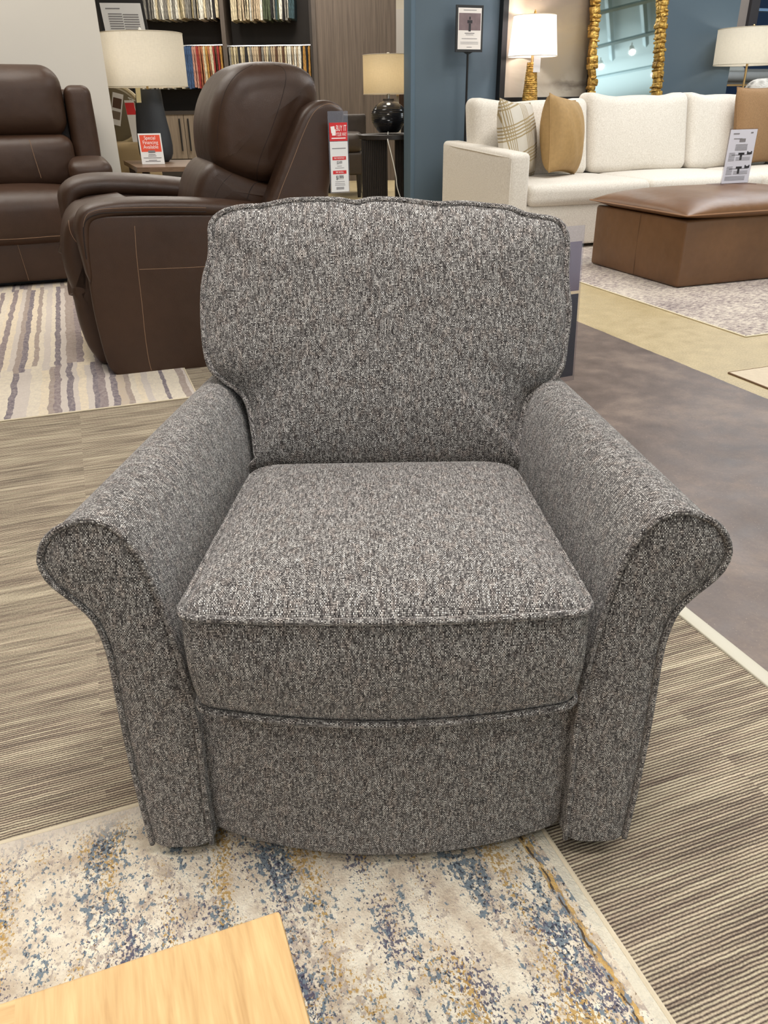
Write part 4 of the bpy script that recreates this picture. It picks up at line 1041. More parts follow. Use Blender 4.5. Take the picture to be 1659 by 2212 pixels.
# dark leather armchair behind the recliner's tag
dk = thing('armchair', 'dark grey leather armchair partly hidden behind the hanging $1999 tag', 'armchair', (-.7, 10.8, 0))
DL = M['dark_leather']
def Dk(px, py, Y=10.5): return onY(px, py, Y)
xa = Dk(790, 260, 11.0).x
mesh('backrest', softbox(xa - .95, xa, 10.9, 11.08, .30, Dk(770, 246, 10.9).z, .03, (0, .01, 0)), DL, dk)
mesh('seat', softbox(Dk(700, 300).x, Dk(782, 300).x, 10.28, 10.92, Dk(765, 328).z, Dk(765, 286).z, .07, (0, .02, .01), rs=6), DL, dk)
mesh('seat_frame', softbox(Dk(700, 300).x, Dk(783, 300).x, 10.30, 11.0, Dk(765, 376).z, Dk(765, 327).z, .03, (0, .006, 0)), DL, dk)
for lx in (Dk(776, 390).x, Dk(706, 390).x):
    for ly in (10.34, 10.92): mesh('leg', xf(lathe([(.020, 0), (.034, Dk(765, 374).z + .01)], 0, 0, 12), Matrix.Translation((lx, ly, 0))), M['black_wood'], dk)

# wall portion, painting and brown chair seen in the gap left of the blue wall
struct('wall_gallery', box(-1.2, 2.2, 15.5, 15.6, 0, 4), M['cream_wall'], frame=WORLD)
def paint_mat(name, stops, sc=(2, 2, 1.2)):
    t = NT(name); co = t.coord(); x, y, z = t.sep(co); n = t.noise(t.scale(co, sc), 1, 5, .6, .5)
    f = t.math('ADD', t.math('MULTIPLY', z, .8), t.math('MULTIPLY', n, .55)); t.base(t.ramp(f, stops)); t.rough(.5); return t.m
pg = thing('painting', 'pale abstract painting seen in the gap above the ball lamp', 'painting', (.6, 15.45, 1.2), WORLD)
g0, g1 = onY(840, 115, 15.44), onY(883, 20, 15.44)
mesh('canvas', box(g0.x - .3, g1.x - .0, 15.43, 15.49, 1.15, onY(870, 20, 15.44).z), paint_mat('pale_abstract', [(.15, g((150, 132, 100))), (.3, g((184, 140, 80))), (.42, g((196, 184, 168))), (.6, g((176, 160, 150))), (.8, g((212, 204, 194)))], (5, 5, 2)), pg, smooth=0)
mesh('frame', box(g1.x, g1.x + .04, 15.40, 15.495, 1.13, onY(870, 18, 15.44).z), M['black'], pg, smooth=0)
bc = thing('dining_chair', 'dark brown upholstered chair behind the black oval table', 'chair', (onY(880, 240, 9.0).x + .1, 9.1, 0))
e0 = onY(862, 200, 9.0); e1 = onY(880, 278, 9.0)
mesh('backrest', softbox(e0.x, e0.x + .5, 9.0, 9.1, e1.z, e0.z + .01, .03, rs=4), M['brown_leather'], bc)
mesh('seat', softbox(e0.x, e0.x + .5, 8.6, 9.05, .42, .52, .03, rs=4), M['brown_leather'], bc)
for dx in (0.02, .44):
    for dy in (8.63, 9.0): mesh('leg', box(e0.x + dx, e0.x + dx + .035, dy, dy + .035, 0, e1.z + .05 if dy > 8.9 else .43), M['black_wood'], bc, smooth=0)

# ================================================================== WHITE SECTIONAL SOFA
ws = thing('sectional_sofa', 'long cream upholstered sectional sofa in front of the blue wall', 'sofa', (4.8, 5.9, 0), STORE)
CR = M['cream']
am = softbox(2.93, 3.10, 5.34, 6.52, .03, .69, .035, (.006, .006, .004), rs=5, n=12)
am = ([(x, y, z + .05 * max(0, (y - 5.34) / 1.2) * (z / .7)) for x, y, z in am[0]], am[1])
a1_ = mesh('armrest', am, CR, ws, STORE)
sp_ = [(2.935, 5.36, .662), (2.928, 5.6, .672), (2.928, 5.95, .688), (2.930, 6.25, .70), (2.94, 6.50, .712)]
mesh('piping', tube(crom(sp_, 6), .005, 6)[:2], CR, a1_, STORE)
mesh('piping', tube(crom([(2.942, 5.343, .655), (2.936, 5.336, .4), (2.942, 5.345, .05)], 6), .004, 6)[:2], CR, a1_, STORE)
mesh('base_rail', softbox(3.09, 7.2, 5.36, 6.45, .035, .33, .02, rs=3, n=2), CR, ws, STORE)
for (s0, s1) in ((3.10, 4.16), (4.165, 5.25), (5.255, 6.3)):
    mesh('seat_cushion', softbox(s0, s1, 5.325, 6.2, .325, .475, .05, (0, .01, .022), rs=5), CR, ws, STORE)
mesh('backrest', softbox(3.00, 7.2, 6.24, 6.50, .30, .72, .05, rs=4, n=3), CR, ws, STORE)
def leanbox(s0, s1, y0, y1, z0, z1, r, puff, lean, horns=0.0, seed=0):
    v, f = softbox(s0, s1, y0, y1, z0, z1, r, puff, rs=6, n=12); out = []
    for x, y, z in v:
        t = (z - z0) / (z1 - z0); s = 2 * (x - s0) / (s1 - s0) - 1
        z += horns * max(0, t - .6) * (abs(s) ** 4) - horns * .6 * max(0, t - .7) * (1 - s * s) + .006 * math.sin(6 * s + seed)
        out.append((x, y + lean * t, z))
    return (out, f)
for i, (s0, s1, zt) in enumerate(((3.03, 4.06, 1.03), (4.07, 5.06, 1.06), (5.07, 5.98, 1.06), (5.99, 6.9, 1.06))):
    mesh('back_cushion', leanbox(s0, s1, 6.03, 6.27, .47, zt, .07, (0, .035, .0), .10, .06, i), CR, ws, STORE)
for lx in (2.97, 5.0, 7.0):
    for ly in (5.42, 6.40): mesh('leg', box(lx, lx + .05, ly, ly + .05, 0, .04), M['black'], ws, STORE, smooth=0)

# throw pillows
def pillow(name, label, c, w_, h_, th, rx, rz, mat, rot=0.0, piping=None):
    """knife-edge cushion standing at c (bottom centre), facing -b"""
    n = 26; V, Fc = [], []
    for sgn in (-1, 1):
        for i in range(n + 1):
            for j in range(n + 1):
                s, t = 2 * i / n - 1, 2 * j / n - 1
                e = (max(0, 1 - s * s) ** .5) * (max(0, 1 - t * t) ** .5)
                pin = 1 - .07 * (1 - s * s) * abs(t) ** 6 ; pin2 = 1 - .07 * (1 - t * t) * abs(s) ** 6
                wr = .004 * math.sin(9 * s + 5 * t) * e
                V.append((s * w_ / 2 * pin2, sgn * (th / 2 * e ** .8 + wr), (t * h_ / 2) * pin))
    m = (n + 1) ** 2
    for q in (0, 1):
        for i in range(n):
            for j in range(n):
                k = q * m + i * (n + 1) + j; f = (k, k + 1, k + n + 2, k + n + 1); Fc.append(f if q else tuple(reversed(f)))
    rotm = Matrix.Rotation(rz, 4, 'Z') @ Matrix.Rotation(rx, 4, 'X') @ Matrix.Rotation(rot, 4, 'Y')
    mi = min((rotm @ Vector(p)).z for p in V)
    base = Vector(c)
    o = thing(name, label, 'cushion', tuple(base), STORE)
    M4 = Matrix.Translation(base - Vector((0, 0, mi))) @ rotm
    mesh('cushion_cover', xf((V, Fc), M4), mat, o, STORE, smooth=80)
    ed = []
    for (i, j) in [(i, 0) for i in range(n)] + [(n, j) for j in range(n)] + [(i, n) for i in range(n, 0, -1)] + [(0, j) for j in range(n, 0, -1)]:
        p = V[i * (n + 1) + j]; ed.append(M4 @ Vector((p[0], 0, p[2])))
    mesh('seam', tube(ed, .004, 6, True)[:2], piping or mat, o, STORE)
    return o
def plaid():
    t = NT('plaid_linen'); x, y, z = t.sep(t.coord())
    def lines(u, per, w1, cnt, gap):
        f = t.math('FRACT', t.math('DIVIDE', u, per)); inb = t.math('LESS_THAN', f, w1)
        st = t.math('LESS_THAN', t.math('FRACT', t.math('MULTIPLY', f, cnt / w1)), gap); return t.math('MULTIPLY', inb, st)
    u1 = t.math('ADD', x, t.math('MULTIPLY', z, .25)); v1 = t.math('SUBTRACT', z, t.math('MULTIPLY', x, .25))
    l = t.math('MAXIMUM', lines(t.math('ADD', u1, 2), .21, .45, 5, .4), lines(t.math('ADD', v1, 2), .21, .55, 5, .45))
    c = t.mix(t.math('MULTIPLY', t.noise(t.coord(), 5, 1), .6), g((206, 198, 182)), g((196, 192, 188)))
    t.base(t.mix(l, c, g((158, 140, 104)))); t.rough(.9); t.bump(t.noise(t.coord(), 200, 2), .3, .003); return t.m
pillow('throw_pillow', 'cream and tan plaid throw pillow at the left end of the cream sofa', (3.255, 5.84, .485), .52, .53, .20, -.16, .62, plaid(), .06)
pillow('throw_pillow', 'ochre velvet throw pillow leaning beside the plaid pillow', (3.625, 5.80, .485), .50, .54, .29, -.12, .62, simple('ochre_velvet', (166, 134, 86), .7, var=.2, vs=40, bump=.4, bs=30), .10)
pillow('throw_pillow', 'rust brown throw pillow at the right edge of the cream sofa', (5.72, 5.98, .49), .62, .62, .20, -.14, .15, simple('rust_chenille', (150, 117, 82), .9, var=.3, vs=110, bump=.5, bs=120), -.03)

# ================================================================== OTTOMAN
om = thing('ottoman', 'large cognac brown leather ottoman on the grey and cream rug', 'ottoman', (3.95, 4.3, .008), STORE)
CG = M['cognac_leather']
OA0, OA1, OB0, OB1 = 3.285, 4.62, 3.85, 4.76
mesh('body', softbox(OA0, OA1, OB0, OB1, .010, .392, .02, (.006, .006, 0), rs=4, n=8), CG, om, STORE)
def knife(a0, a1, b0, b1, ze, zt, zb):
    n = 30; V, Fc = [], []
    for q in (0, 1):
        for i in range(n + 1):
            for j in range(n + 1):
                s, t = math.sin(PI / 2 * (2 * i / n - 1)), math.sin(PI / 2 * (2 * j / n - 1))
                e = (1 - abs(s) ** 5) ** .6 * (1 - abs(t) ** 5) ** .6
                cx_, cy_ = (a0 + a1) / 2, (b0 + b1) / 2
                ps = 1 - .012 * (1 - t * t) * abs(s) ** 8; pt_ = 1 - .02 * (1 - s * s) * abs(t) ** 8
                z = ze + (zt - ze) * e if q else ze - (ze - zb) * min(1, e * 1.5)
                V.append((cx_ + s * (a1 - a0) / 2 * ps, cy_ + t * (b1 - b0) / 2 * pt_, z + .004 * math.sin(7 * s) * math.sin(5 * t) * e))
    m = (n + 1) ** 2
    for q in (0, 1):
        for i in range(n):
            for j in range(n):
                k = q * m + i * (n + 1) + j; f = (k, k + n + 1, k + n + 2, k + 1); Fc.append(f if q else tuple(reversed(f)))
    edge = [V[m + i * (n + 1)] for i in range(n)] + [V[m + n * (n + 1) + j] for j in range(n)] + [V[m + i * (n + 1) + n] for i in range(n, 0, -1)] + [V[m + j] for j in range(n, 0, -1)]
    return (V, Fc), edge
kk, ed = knife(OA0 - .035, OA1 + .03, OB0 - .035, OB1 + .03, .422, .505, .385)
tp = mesh('top_cushion', kk, CG, om, STORE, smooth=80)
mesh('piping', tube(ed, .004, 6, True)[:2], simple('light_cognac_edge', (156, 116, 84), .5), tp, STORE, label='lighter leather edge')
for (x_, y_) in ((OA0 + .45, OB0 - .007), (OA0 + .72, OB0 - .0075)):
    pass
if 0: mesh('seam', tube([(OA0 + .66, OB0 - .007, .38), (OA0 + .66, OB0 - .0075, .2), (OA0 + .66, OB0 - .006, .02)], .0015, 6)[:2], M['darkstitch'], om, STORE)
mesh('seam', tube([(OA0 - .0045, OB0 + .42, .38), (OA0 - .0055, OB0 + .42, .2), (OA0 - .0045, OB0 + .42, .02)], .0012, 6)[:2], simple('umber_seam', (88, 62, 40), .6), om, STORE)
for (x_, y_) in ((OA0 + .05, OB0 + .05), (OA1 - .09, OB0 + .05), (OA0 + .05, OB1 - .09), (OA1 - .09, OB1 - .09)):
    mesh('leg', box(x_, x_ + .04, y_, y_ + .04, .008, .02), M['black'], om, STORE, smooth=0)

sg = thing('sign_holder', 'clear acrylic holder with a sofa layout sheet standing on the ottoman', 'sign', (4.18, 4.5, .505), STORE)
so_ = onB(1598, 333, 4.5); so_.z = .508 + .165
ra2, ub2 = Vector((1, .02, .0)), Vector((.10, .10, 1))
base0 = so_ - ub2.normalized() * .165
mesh('base_plate', softbox(base0.x - .17, base0.x + .13, 4.42, 4.56, .500, .508, .002, n=1, rs=2), M['acrylic'], sg, STORE)
mesh('acrylic_sleeve', quadbox(so_ + Vector((0, .004, 0)), ra2, ub2, .235, .335, .004), M['acrylic'], sg, STORE, smooth=0)
pp = mesh('sheet', quadbox(so_ + Vector((0, -.001, 0)), ra2, ub2, .225, .325, .001), simple('layout_paper', (214, 212, 222), .6, var=.01), sg, STORE, smooth=0)
def Q(w2, h2, cx_, cy_): return quadbox(so_ + Vector((0, -.003, 0)), ra2, ub2, w2, h2, .0006, cx=cx_, cy=cy_)
dg_ = []
for cy_ in (.002, -.082):
    dg_ += [Q(.050, .014, .01, cy_ + .014), Q(.018, .04, .01, cy_ - .004), Q(.042, .012, .078, cy_ + .016), Q(.010, .008, .062, cy_ + .024), Q(.010, .008, .094, cy_ + .024), Q(.16, .0018, .01, cy_ + .008)]
mesh('printed_diagram', join(*dg_), M['dark_ink'], pp, STORE, smooth=0)
gl_ = [Q(.05, .006, -.06, .138), Q(.02, .008, .07, .142), Q(.07, .004, -.04, .108), Q(.05, .02, .0, .098)]
for i in range(5): gl_.append(Q(.10, .003, 0, .072 - .008 * i))
for cy_ in (.002, -.082):
    for i in range(6): gl_.append(Q(.05, .0025, -.068, cy_ + .02 - .009 * i))
    for i in range(3): gl_.append(Q(.12, .002, .03, cy_ - .008 - .008 * i))
for i in range(4): gl_.append(Q(.17, .002, -.01, -.122 - .007 * i))
mesh('printed_lines', join(*gl_), M['grey_ink'], pp, STORE, smooth=0)

# ================================================================== BEHIND THE CREAM SOFA
cn = thing('console_table', 'dark narrow console table between the cream sofa and the blue wall', 'table', (4.8, 6.74, 0), STORE)
CZ = .95
mesh('tabletop', box(3.45, 7.0, 6.53, 6.93, CZ - .03, CZ, .003), M['black_wood'], cn, STORE)
for x_ in (3.48, 5.2, 6.93):
    for y_ in (6.58, 6.88): mesh('leg', box(x_, x_ + .04, y_, y_ + .04, 0, CZ - .03), M['black_wood'], cn, STORE, smooth=0)
# gold textured lamp
LB = 6.70
lg = thing('table_lamp', 'hammered gold lamp with a bright white tapered shade in front of the bronze painting', 'lamp', (onB(1148, 200, LB).x, LB, CZ), STORE)
lx = onB(1150, 125, LB).x; zt_, zb2 = onB(1150, 34, LB).z, onB(1150, 122, LB).z
rt = (onB(1198, 33, LB).x - onB(1118, 33, LB).x) / 2; rb = (onB(1197, 122, LB).x - onB(1105, 122, LB).x) / 2
zn = onB(1150, 135, LB).z
prof = []
for k in range(61):
    t = k / 60; z = CZ + (zn - CZ) * t; r = .072 - .032 * t + .0015 * math.sin(k * 2.4); prof.append((r, z))
def goldbase():
    v, f = lathe(prof, lx, LB, 40); rnd = random.Random(3); out = []
    for (x_, y_, z_) in v:
        d = Vector((x_ - lx, y_ - LB)); s = 1 + rnd.uniform(-.045, .045); out.append((lx + d.x * s, LB + d.y * s, z_))
    return (out, f)
mesh('lamp_base', goldbase(), M['gold'], lg, STORE, smooth=20)
mesh('lamp_neck', tube([(lx, LB, zn - .01), (lx, LB, zb2 + .1)], .012, 8)[:2], M['brass'], lg, STORE)
lampshade(lg, lx, LB, zb2, zt_, rb, rt, M['white_shade'], STORE)
mesh('finial', lathe([(.006, zt_ - .01), (.016, zt_ + .005), (.012, zt_ + .02), (.002, zt_ + .045)], lx, LB, 14), M['gold'], lg, STORE)
mesh('price_sticker', box(lx - .03, lx + .035, LB - .08, LB - .078, zn - .075, zb2 + .005), M['white_paper'], lg, STORE, smooth=0, label='white price sticker')
bulb(lg, (lx, LB, (zt_ + zb2) / 2 + .04), 8, STORE, (1, .93, .88))
LC = 6.61
# right-hand lamp
lr = thing('table_lamp', 'slim brass lamp with a cream shade at the top right above the rust pillow', 'lamp', (onB(1610, 120, LC).x, LC, CZ), STORE)
rx_ = onB(1628, 60, LC).x; zt3, zb3 = onB(1628, 62, LC).z, onB(1628, 140, LC).z
r3t = rx_ - onB(1570, 62, LC).x; r3b = rx_ - onB(1558, 140, LC).x
mesh('lamp_base', join(lathe([(.09, CZ), (.09, CZ + .012), (.012, CZ + .02)], rx_, LC, 24), tube([(rx_, LC, CZ + .01), (rx_ , LC, zb3 + .1)], .010, 8)[:2]), M['brass'], lr, STORE)
lampshade(lr, rx_, LC, zb3, zt3, r3b, r3t, M['linen_shade'], STORE)
mesh('finial', lathe([(.004, zt3 - .01), (.010, zt3), (.010, zt3 + .03), (.003, zt3 + .035)], rx_, LC, 12), M['brass'], lr, STORE)
bulb(lr, (rx_, LC, (zt3 + zb3) / 2), 2.2, STORE, (1, .9, .76))

# big bronze painting on the blue wall
pn = thing('painting', 'large bronze and grey abstract landscape painting in a black frame on the blue wall', 'painting', (4.1, 6.94, 1.02), STORE)
pl, pr_ = onB(1088, 100, 6.90).x, onB(1275, 100, 6.90).x; pz = onB(1100, 216, 6.90).z
def landscape():
    t = NT('bronze_landscape'); x, y, z = t.sep(t.coord()); co = t.coord()
    n = t.noise(t.scale(co, (1.6, 1, 3)), 1, 4, .55, .6); n2 = t.noise(t.scale(co, (5, 1, 9)), 1, 4, .6)
    f = t.math('ADD', t.math('MULTIPLY', z, .55), t.math('MULTIPLY', t.math('SUBTRACT', n, .5), .55))
    c = t.ramp(f, [(.02, g((176, 166, 150))), (.12, g((150, 138, 120))), (.30, g((158, 140, 112))), (.45, g((140, 124, 108))), (.7, g((116, 104, 96)))])
    tl = t.math('ADD', .13, t.math('MULTIPLY', t.math('SUBTRACT', n2, .5), .16))
    band = t.math('SUBTRACT', 1.0, t.math('MULTIPLY', t.math('ABSOLUTE', t.math('SUBTRACT', z, tl)), 22.0), clamp=True)
    right = t.math('MULTIPLY', t.math('ADD', x, .12), 3.0, clamp=True)
    c = t.mix(t.math('MULTIPLY', t.math('MULTIPLY', band, right), .7), c, g((84, 72, 62)))
    lamp_glow = t.math('SUBTRACT', 1.0, t.math('MULTIPLY', t.math('ABSOLUTE', t.math('ADD', x, .36)), 9.0), clamp=True)  # light of the gold lamp on the canvas, mixed into its colour
    c = t.mix(t.math('MULTIPLY', lamp_glow, .5), c, g((206, 192, 174)))
    t.base(c); t.rough(.35); return t.m
mesh('canvas', box(pl + .02, pr_, 6.905, 6.94, pz + .02, 2.5), landscape(), pn, STORE, smooth=0)
mesh('frame', join(box(pl - .03, pl + .02, 6.88, 6.949, pz - .01, 2.55), box(pr_ , pr_ + .03, 6.88, 6.949, pz - .01, 2.55), box(pl + .02, pr_, 6.88, 6.949, pz - .01, pz + .02), box(pl + .02, pr_, 6.88, 6.949, 2.5, 2.55)), M['black'], pn, STORE, smooth=0)

# gold framed mirror leaning on the wall
mr = thing('mirror', 'tall mirror in a rough gold frame leaning on the console against the blue wall', 'mirror', (4.95, 6.74, CZ), STORE)
LEAN = math.radians(6)
ml, mrr = onB(1283, 190, 6.76).x, onB(1414, 190, 6.76).x
def MT(u, v, d=0.0):  # u along a, v up the leaning plane, d towards the room
    return (u, 6.765 + v * math.sin(LEAN) - d * math.cos(LEAN), CZ + .005 + v * math.cos(LEAN) - d * math.sin(LEAN) * 0)
mb = .075; MH = 1.15
vv = [MT(ml - .02, .03, .012), MT(mrr + .02, .03, .012), MT(mrr + .02, MH, .012), MT(ml - .02, MH, .012)]
mesh('mirror_glass', (vv, [(0, 1, 2, 3)]), M['mirror'], mr, STORE, smooth=0)
mesh('backing', ([MT(ml - .05, .02, 0), MT(mrr + .05, .02, 0), MT(mrr + .05, MH + .03, 0), MT(ml - .05, MH + .03, 0)], [(0, 1, 2, 3)]), M['black'], mr, STORE, smooth=0)
rnd = random.Random(11)
def chunk(u, v, w2, h2, dd):
    q = softbox(-w2 / 2, w2 / 2, -dd / 2, dd / 2, -h2 / 2, h2 / 2, .012, n=2, rs=2); out = []
    tw = rnd.uniform(-.25, .25)
    for x_, y_, z_ in q[0]:
        x2 = x_ * math.cos(tw) - z_ * math.sin(tw); z2 = x_ * math.sin(tw) + z_ * math.cos(tw)
        out.append(MT(u + x2 + rnd.uniform(-.003, .003), v + z2 + rnd.uniform(-.002, .002), .03 + y_ + rnd.uniform(-.002, .002)))
    return (out, q[1])
parts = []
for side_u in (ml - .03, mrr + .03):
    v = .0
    while v < MH + .05:
        h2 = rnd.uniform(.02, .06); parts.append(chunk(side_u + rnd.uniform(-.02, .02), v + h2 * .3, rnd.uniform(.03, .05), rnd.uniform(.012, .022), rnd.uniform(.06, .085))); parts.append(chunk(side_u + rnd.uniform(-.008, .008), v + h2 / 2, rnd.uniform(.050, .092), h2 * 1.12, rnd.uniform(.04, .07))); v += h2
for vv_ in (.035, MH + .02):
    u = ml
    while u < mrr:
        w2 = rnd.uniform(.03, .07); parts.append(chunk(u + w2 / 2, vv_ + rnd.uniform(-.006, .006), w2 * 1.1, rnd.uniform(.06, .08), rnd.uniform(.04, .06))); u += w2
mesh('gold_frame', join(*parts), M['gold'], mr, STORE, smooth=35, label='rough stacked gold leaf frame')

# poster stand
ps = thing('poster_stand', 'black pole stand with a small framed poster in front of the blue wall', 'sign', (3.36, 6.80, 0), STORE)
PB = 6.80
c1 = onB(984, 12, PB); c2 = onB(1040, 12, PB); c3 = onB(1009, 111, PB); pcn = Vector(((c1.x + c2.x) / 2 + .01, PB, (c1.z + c3.z) / 2)); PW = c2.x - c1.x; PH = c1.z - c3.z
RX, UX = Vector((1, 0, 0)), Vector((.02, .05, 1))
mesh('frame', quadbox(pcn, RX, UX, PW + .012, PH + .012, .012), M['black'], ps, STORE, smooth=0)
def PQ(w2, h2, cx_, cy_, k=1): return quadbox(pcn + Vector((0, -.013 - .001 * k, 0)), RX, UX, w2, h2, .0008, cx=cx_, cy=cy_)
po = mesh('poster', PQ(PW - .022, PH - .026, 0, 0, 0), simple('poster_paper', (226, 220, 214), .6, var=.01), ps, STORE, smooth=0)
mesh('poster_photo', PQ(PW - .036, PH * .38, 0, PH * .155), simple('dim_photo_print', (116, 98, 100), .6, var=.4, vs=16), po, STORE, smooth=0)
mesh('photo_figure', join(PQ(.02, .055, 0, PH * .155 - .04, 2), PQ(.045, .022, 0, PH * .155 + .0, 2), PQ(.014, .02, 0, PH * .155 + .025, 2)), M['dark_ink'], po, STORE, smooth=0)
mesh('printed_lines', join(PQ(PW * .5, .004, 0, PH * .41), PQ(PW * .38, .006, 0, -PH * .10), PQ(PW * .3, .003, 0, -PH * .135), PQ(PW * .6, .004, 0, -PH * .22), PQ(PW * .7, .003, 0, -PH * .30), PQ(PW * .7, .003, 0, -PH * .335), PQ(PW * .2, .004, 0, -PH * .41)), M['grey_ink'], po, STORE, smooth=0)
px0_ = pcn.x; zl = pcn.z - PH / 2
mesh('bracket', ([(px0_ - .05, PB, zl), (px0_ + .05, PB, zl), (px0_ + .012, PB, zl - .02), (px0_ - .012, PB, zl - .02), (px0_ - .05, PB + .012, zl), (px0_ + .05, PB + .012, zl), (px0_ + .012, PB + .012, zl - .02), (px0_ - .012, PB + .012, zl - .02)], [(3, 2, 1, 0), (4, 5, 6, 7), (0, 1, 5, 4), (1, 2, 6, 5), (2, 3, 7, 6), (3, 0, 4, 7)]), M['black_metal'], ps, STORE, smooth=0)
mesh('pole', tube([(px0_ , PB + .006, .01), (px0_, PB + .006, zl - .01)], .009, 10)[:2], M['black_metal'], ps, STORE)
mesh('stand_base', lathe([(.13, 0), (.13, .01), (.02, .016)], px0_, PB + .006, 24), M['black_metal'], ps, STORE)

# ================================================================== BEYOND THE BLUE WALL (far right)
PBZ = 9.6
pf = mesh('display_platform', box(6.9, 12.5, 9.2, 11.6, 0, .98, .01), simple('dark_plinth', (62, 54, 60), .7), None, STORE); setp(pf, 'dark raised display platform beyond the right end of the blue wall', 'platform')
gs = thing('sofa', 'low grey sofa on wooden rail seen under the cream lamp shade at top right', 'sofa', (9.5, 9.9, .98), STORE)
GR = simple('grey_upholstery', (146, 146, 144), .9, var=.08, vs=12, bump=.3, bs=40)
zz = lambda py: onB(1610, py, 9.6).z
mesh('rail', box(7.6, 11.3, 9.55, 9.62, zz(186), zz(182)), M['oak_side'], gs, STORE, smooth=0)
mesh('base', box(7.6, 11.3, 9.56, 10.4, zz(182), zz(176)), GR, gs, STORE, smooth=0)
mesh('seat_cushion', softbox(7.62, 9.4, 9.5, 10.3, zz(177), zz(156), .05, (0, .01, .01)), GR, gs, STORE)
mesh('seat_cushion', softbox(9.42, 11.28, 9.5, 10.3, zz(177), zz(156), .05, (0, .01, .01)), GR, gs, STORE)
mesh('backrest', softbox(7.62, 11.28, 10.2, 10.45, zz(176), zz(144), .05), GR, gs, STORE)
for lx_ in (7.7, 11.2):
    for ly_ in (9.6, 10.3): mesh('leg', box(lx_, lx_ + .04, ly_, ly_ + .04, .98, zz(182)), M['oak_side'], gs, STORE, smooth=0)
WC = simple('white_cushion', (212, 212, 206), .9)
for i in range(3):
    o = mesh('throw_pillow', softbox(7.9 + .42 * i, 8.28 + .42 * i, 9.98, 10.12, zz(157), zz(140), .05, (0, .02, 0)), WC, None, STORE, base=(8.1 + .42 * i, 10.05, zz(157)))
    setp(o, '%s of three white pillows on the low grey sofa at top right' % ('left', 'middle', 'right')[i], 'cushion', 'white pillows on the grey sofa')
struct('wall_alcove', box(6.8, 12.6, 11.7, 11.8, 0, 4), simple('deep_blue_paint', (60, 84, 122), .6, var=.15, vs=2))
struct('column_1', box(onB(1622, 20, 9.3).x, onB(1640, 20, 9.3).x, 9.3, 9.5, onB(1610, 75, 9.3).z, 4), simple('charcoal_paint', (56, 52, 54), .6))
struct('column_2', box(onB(1598, 20, 9.32).x, onB(1621, 20, 9.32).x, 9.35, 9.5, onB(1610, 75, 9.3).z, 4), simple('taupe_paint', (136, 124, 116), .7))
struct('beam_1', box(onB(1640, 20, 9.3).x, 12.4, 9.34, 9.44, onB(1650, 24, 9.34).z, onB(1650, 18, 9.34).z), simple('pale_blue_metal', (110, 136, 166), .5))
# grey patterned chair behind the sofa
fcx = thing('accent_chair', 'grey and white patterned puffy chair top behind the rust pillow', 'chair', (7.55, 7.9, 0), STORE)
t = NT('patterned_fur'); co = t.coord(); v = t.n('ShaderNodeTexVoronoi'); t.put(v.inputs['Vector'], co); v.inputs['Scale'].default_value = 13
t.base(t.ramp(v.outputs[0], [(.1, g((110, 104, 98))), (.35, g((176, 168, 158))), (.6, g((208, 200, 190)))])); t.rough(.95); t.bump(t.noise(co, 60, 3), .8, .01)
q0, q1 = onB(1618, 175, 7.9), onB(1640, 205, 7.9)
mesh('backrest', softbox(q0.x + .07, q0.x + .87, 7.8, 8.1, .5, onB(1645, 172, 7.9).z, .12, (.02, .03, .02), rs=6), t.m, fcx, STORE)
mesh('seat', softbox(q0.x, q0.x + .8, 7.4, 8.05, .12, .55, .08, (.01, .02, .02)), t.m, fcx, STORE)
for dx in (.06, .68):
    for dy in (7.45, 7.95): mesh('leg', box(q0.x + dx, q0.x + dx + .05, dy, dy + .05, 0, .14), M['black_wood'], fcx, STORE, smooth=0)

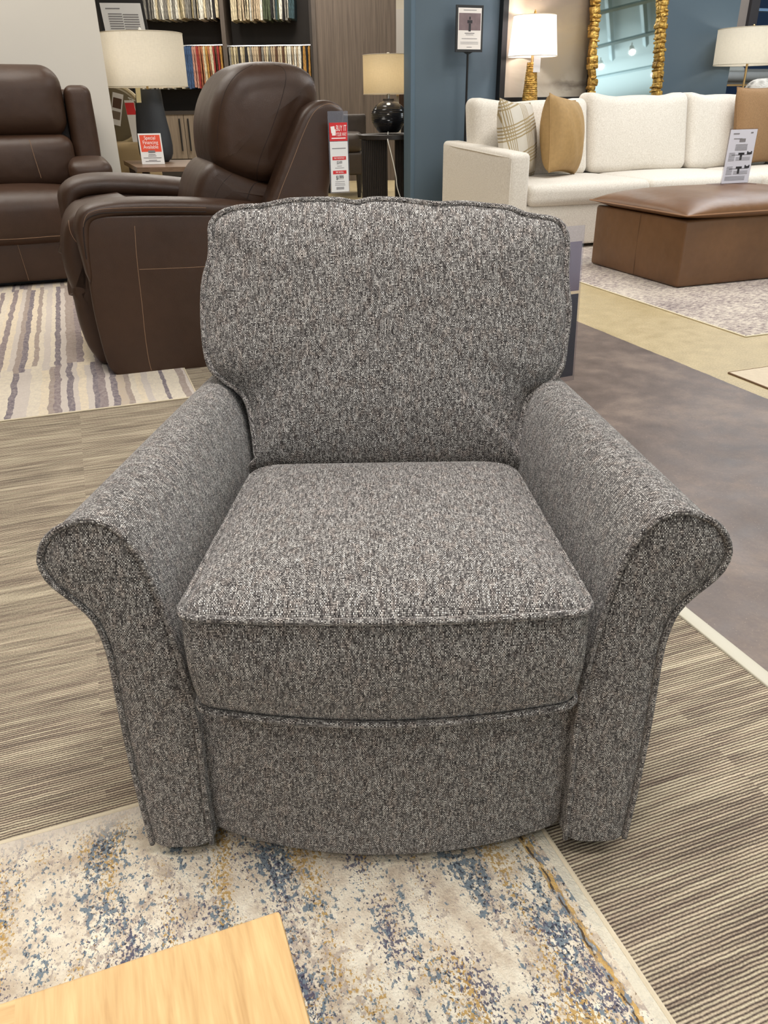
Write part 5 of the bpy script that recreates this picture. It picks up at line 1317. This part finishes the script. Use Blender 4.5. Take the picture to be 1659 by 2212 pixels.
# ================================================================== CEILING TRACKS AND SPOT HEADS (seen in the mirror)
PALE = simple('pale_track_metal', (176, 196, 200), .5)
def trk(p, q, label):
    p, q = Vector(p), Vector(q); d = (q - p); r = tube([p, q], .035, 4)
    o = mesh('lighting_track', r[:2], PALE, None, STORE, smooth=0, base=tuple((p + q) / 2)); setp(o, label, 'track')
names = ['first', 'second', 'third', 'fourth', 'fifth']
for i, (p, q) in enumerate([((8.6, .12, 3.72), (10.1, 1.9, 3.72)), ((9.0, -3.0, 3.72), (12.4, 1.9, 3.72)), ((10.9, -4.4, 3.72), (14.6, -.4, 3.72))]):
    trk(p, q, '%s pale lighting track under the ceiling, reflected in the gold mirror' % ('nearest', 'middle', 'farthest')[i])
for i, (p, q) in enumerate([((8.3, 1.6, 3.85), (11.4, -2.6, 3.85)), ((8.3, 2.4, 3.85), (11.5, -1.6, 3.85))]):
    o = mesh('ceiling_beam', tube([p, q], .06, 4)[:2], PALE, None, STORE, smooth=0, base=((p[0] + q[0]) / 2, (p[1] + q[1]) / 2, 3.85)); setp(o, '%s pale beam crossing the ceiling in the mirror' % ('left', 'right')[i], 'beam')
def spot(a, b, z, lab, energy=0, aim=(0, 0, -1)):
    o = thing('track_spotlight', lab, 'spotlight', (a, b, z), STORE, group='track spotlights under the ceiling')
    d = Vector(aim).normalized(); p = Vector((a, b, z - .12))
    mesh('stem', tube([(a, b, z), p], .012, 6)[:2], M['white_plastic'], o, STORE)
    mesh('lamp_can', tube([p - d * .07, p + d * .10], [.045, .06], 16)[:2], M['white_plastic'], o, STORE)
    mesh('lens', tube([p + d * .101, p + d * .106], .05, 16)[:2], M['lens'], o, STORE)
    if energy:
        l = bpy.data.lights.new('spot_light', 'SPOT'); l.energy = energy; l.spot_size = 1.3; l.spot_blend = .6; l.shadow_soft_size = .06; l.color = (1, .93, .84)
        lo = bpy.data.objects.new('spot_light', l); COL.objects.link(lo); lo.parent = o
        W = STORE @ Matrix.Translation(p + d * .12) @ Vector((0, 0, -1)).rotation_difference(d).to_matrix().to_4x4()
        lo.matrix_world = W; lo.matrix_parent_inverse = Matrix.Identity(4)
        lo.matrix_local = WM[o.name].inverted() @ W
        WM[lo.name] = W
for (a, b, z, n_) in ((10.79, -2.15, 3.75, 'left'), (10.82, -1.15, 3.75, 'upper'), (12.6, -2.75, 3.75, 'right')):
    spot(a, b, z, '%s of the lit white track spotlights reflected in the mirror' % n_, 0, (-.45, .75, -.75))
spot(.6, .2, 3.75, 'lit white track spotlight above the grey tweed armchair', 25, (.0, .3, -1))
spot(3.6, 4.6, 3.75, 'lit white track spotlight above the cream sofa', 40, (.35, .9, -1.6))
spot(.5, 4.6, 3.75, 'lit white track spotlight above the brown recliner', 35, (.1, .2, -1))
spot(2.2, 6.0, 3.75, 'lit white track spotlight above the black oval table', 30, (.1, .6, -1))
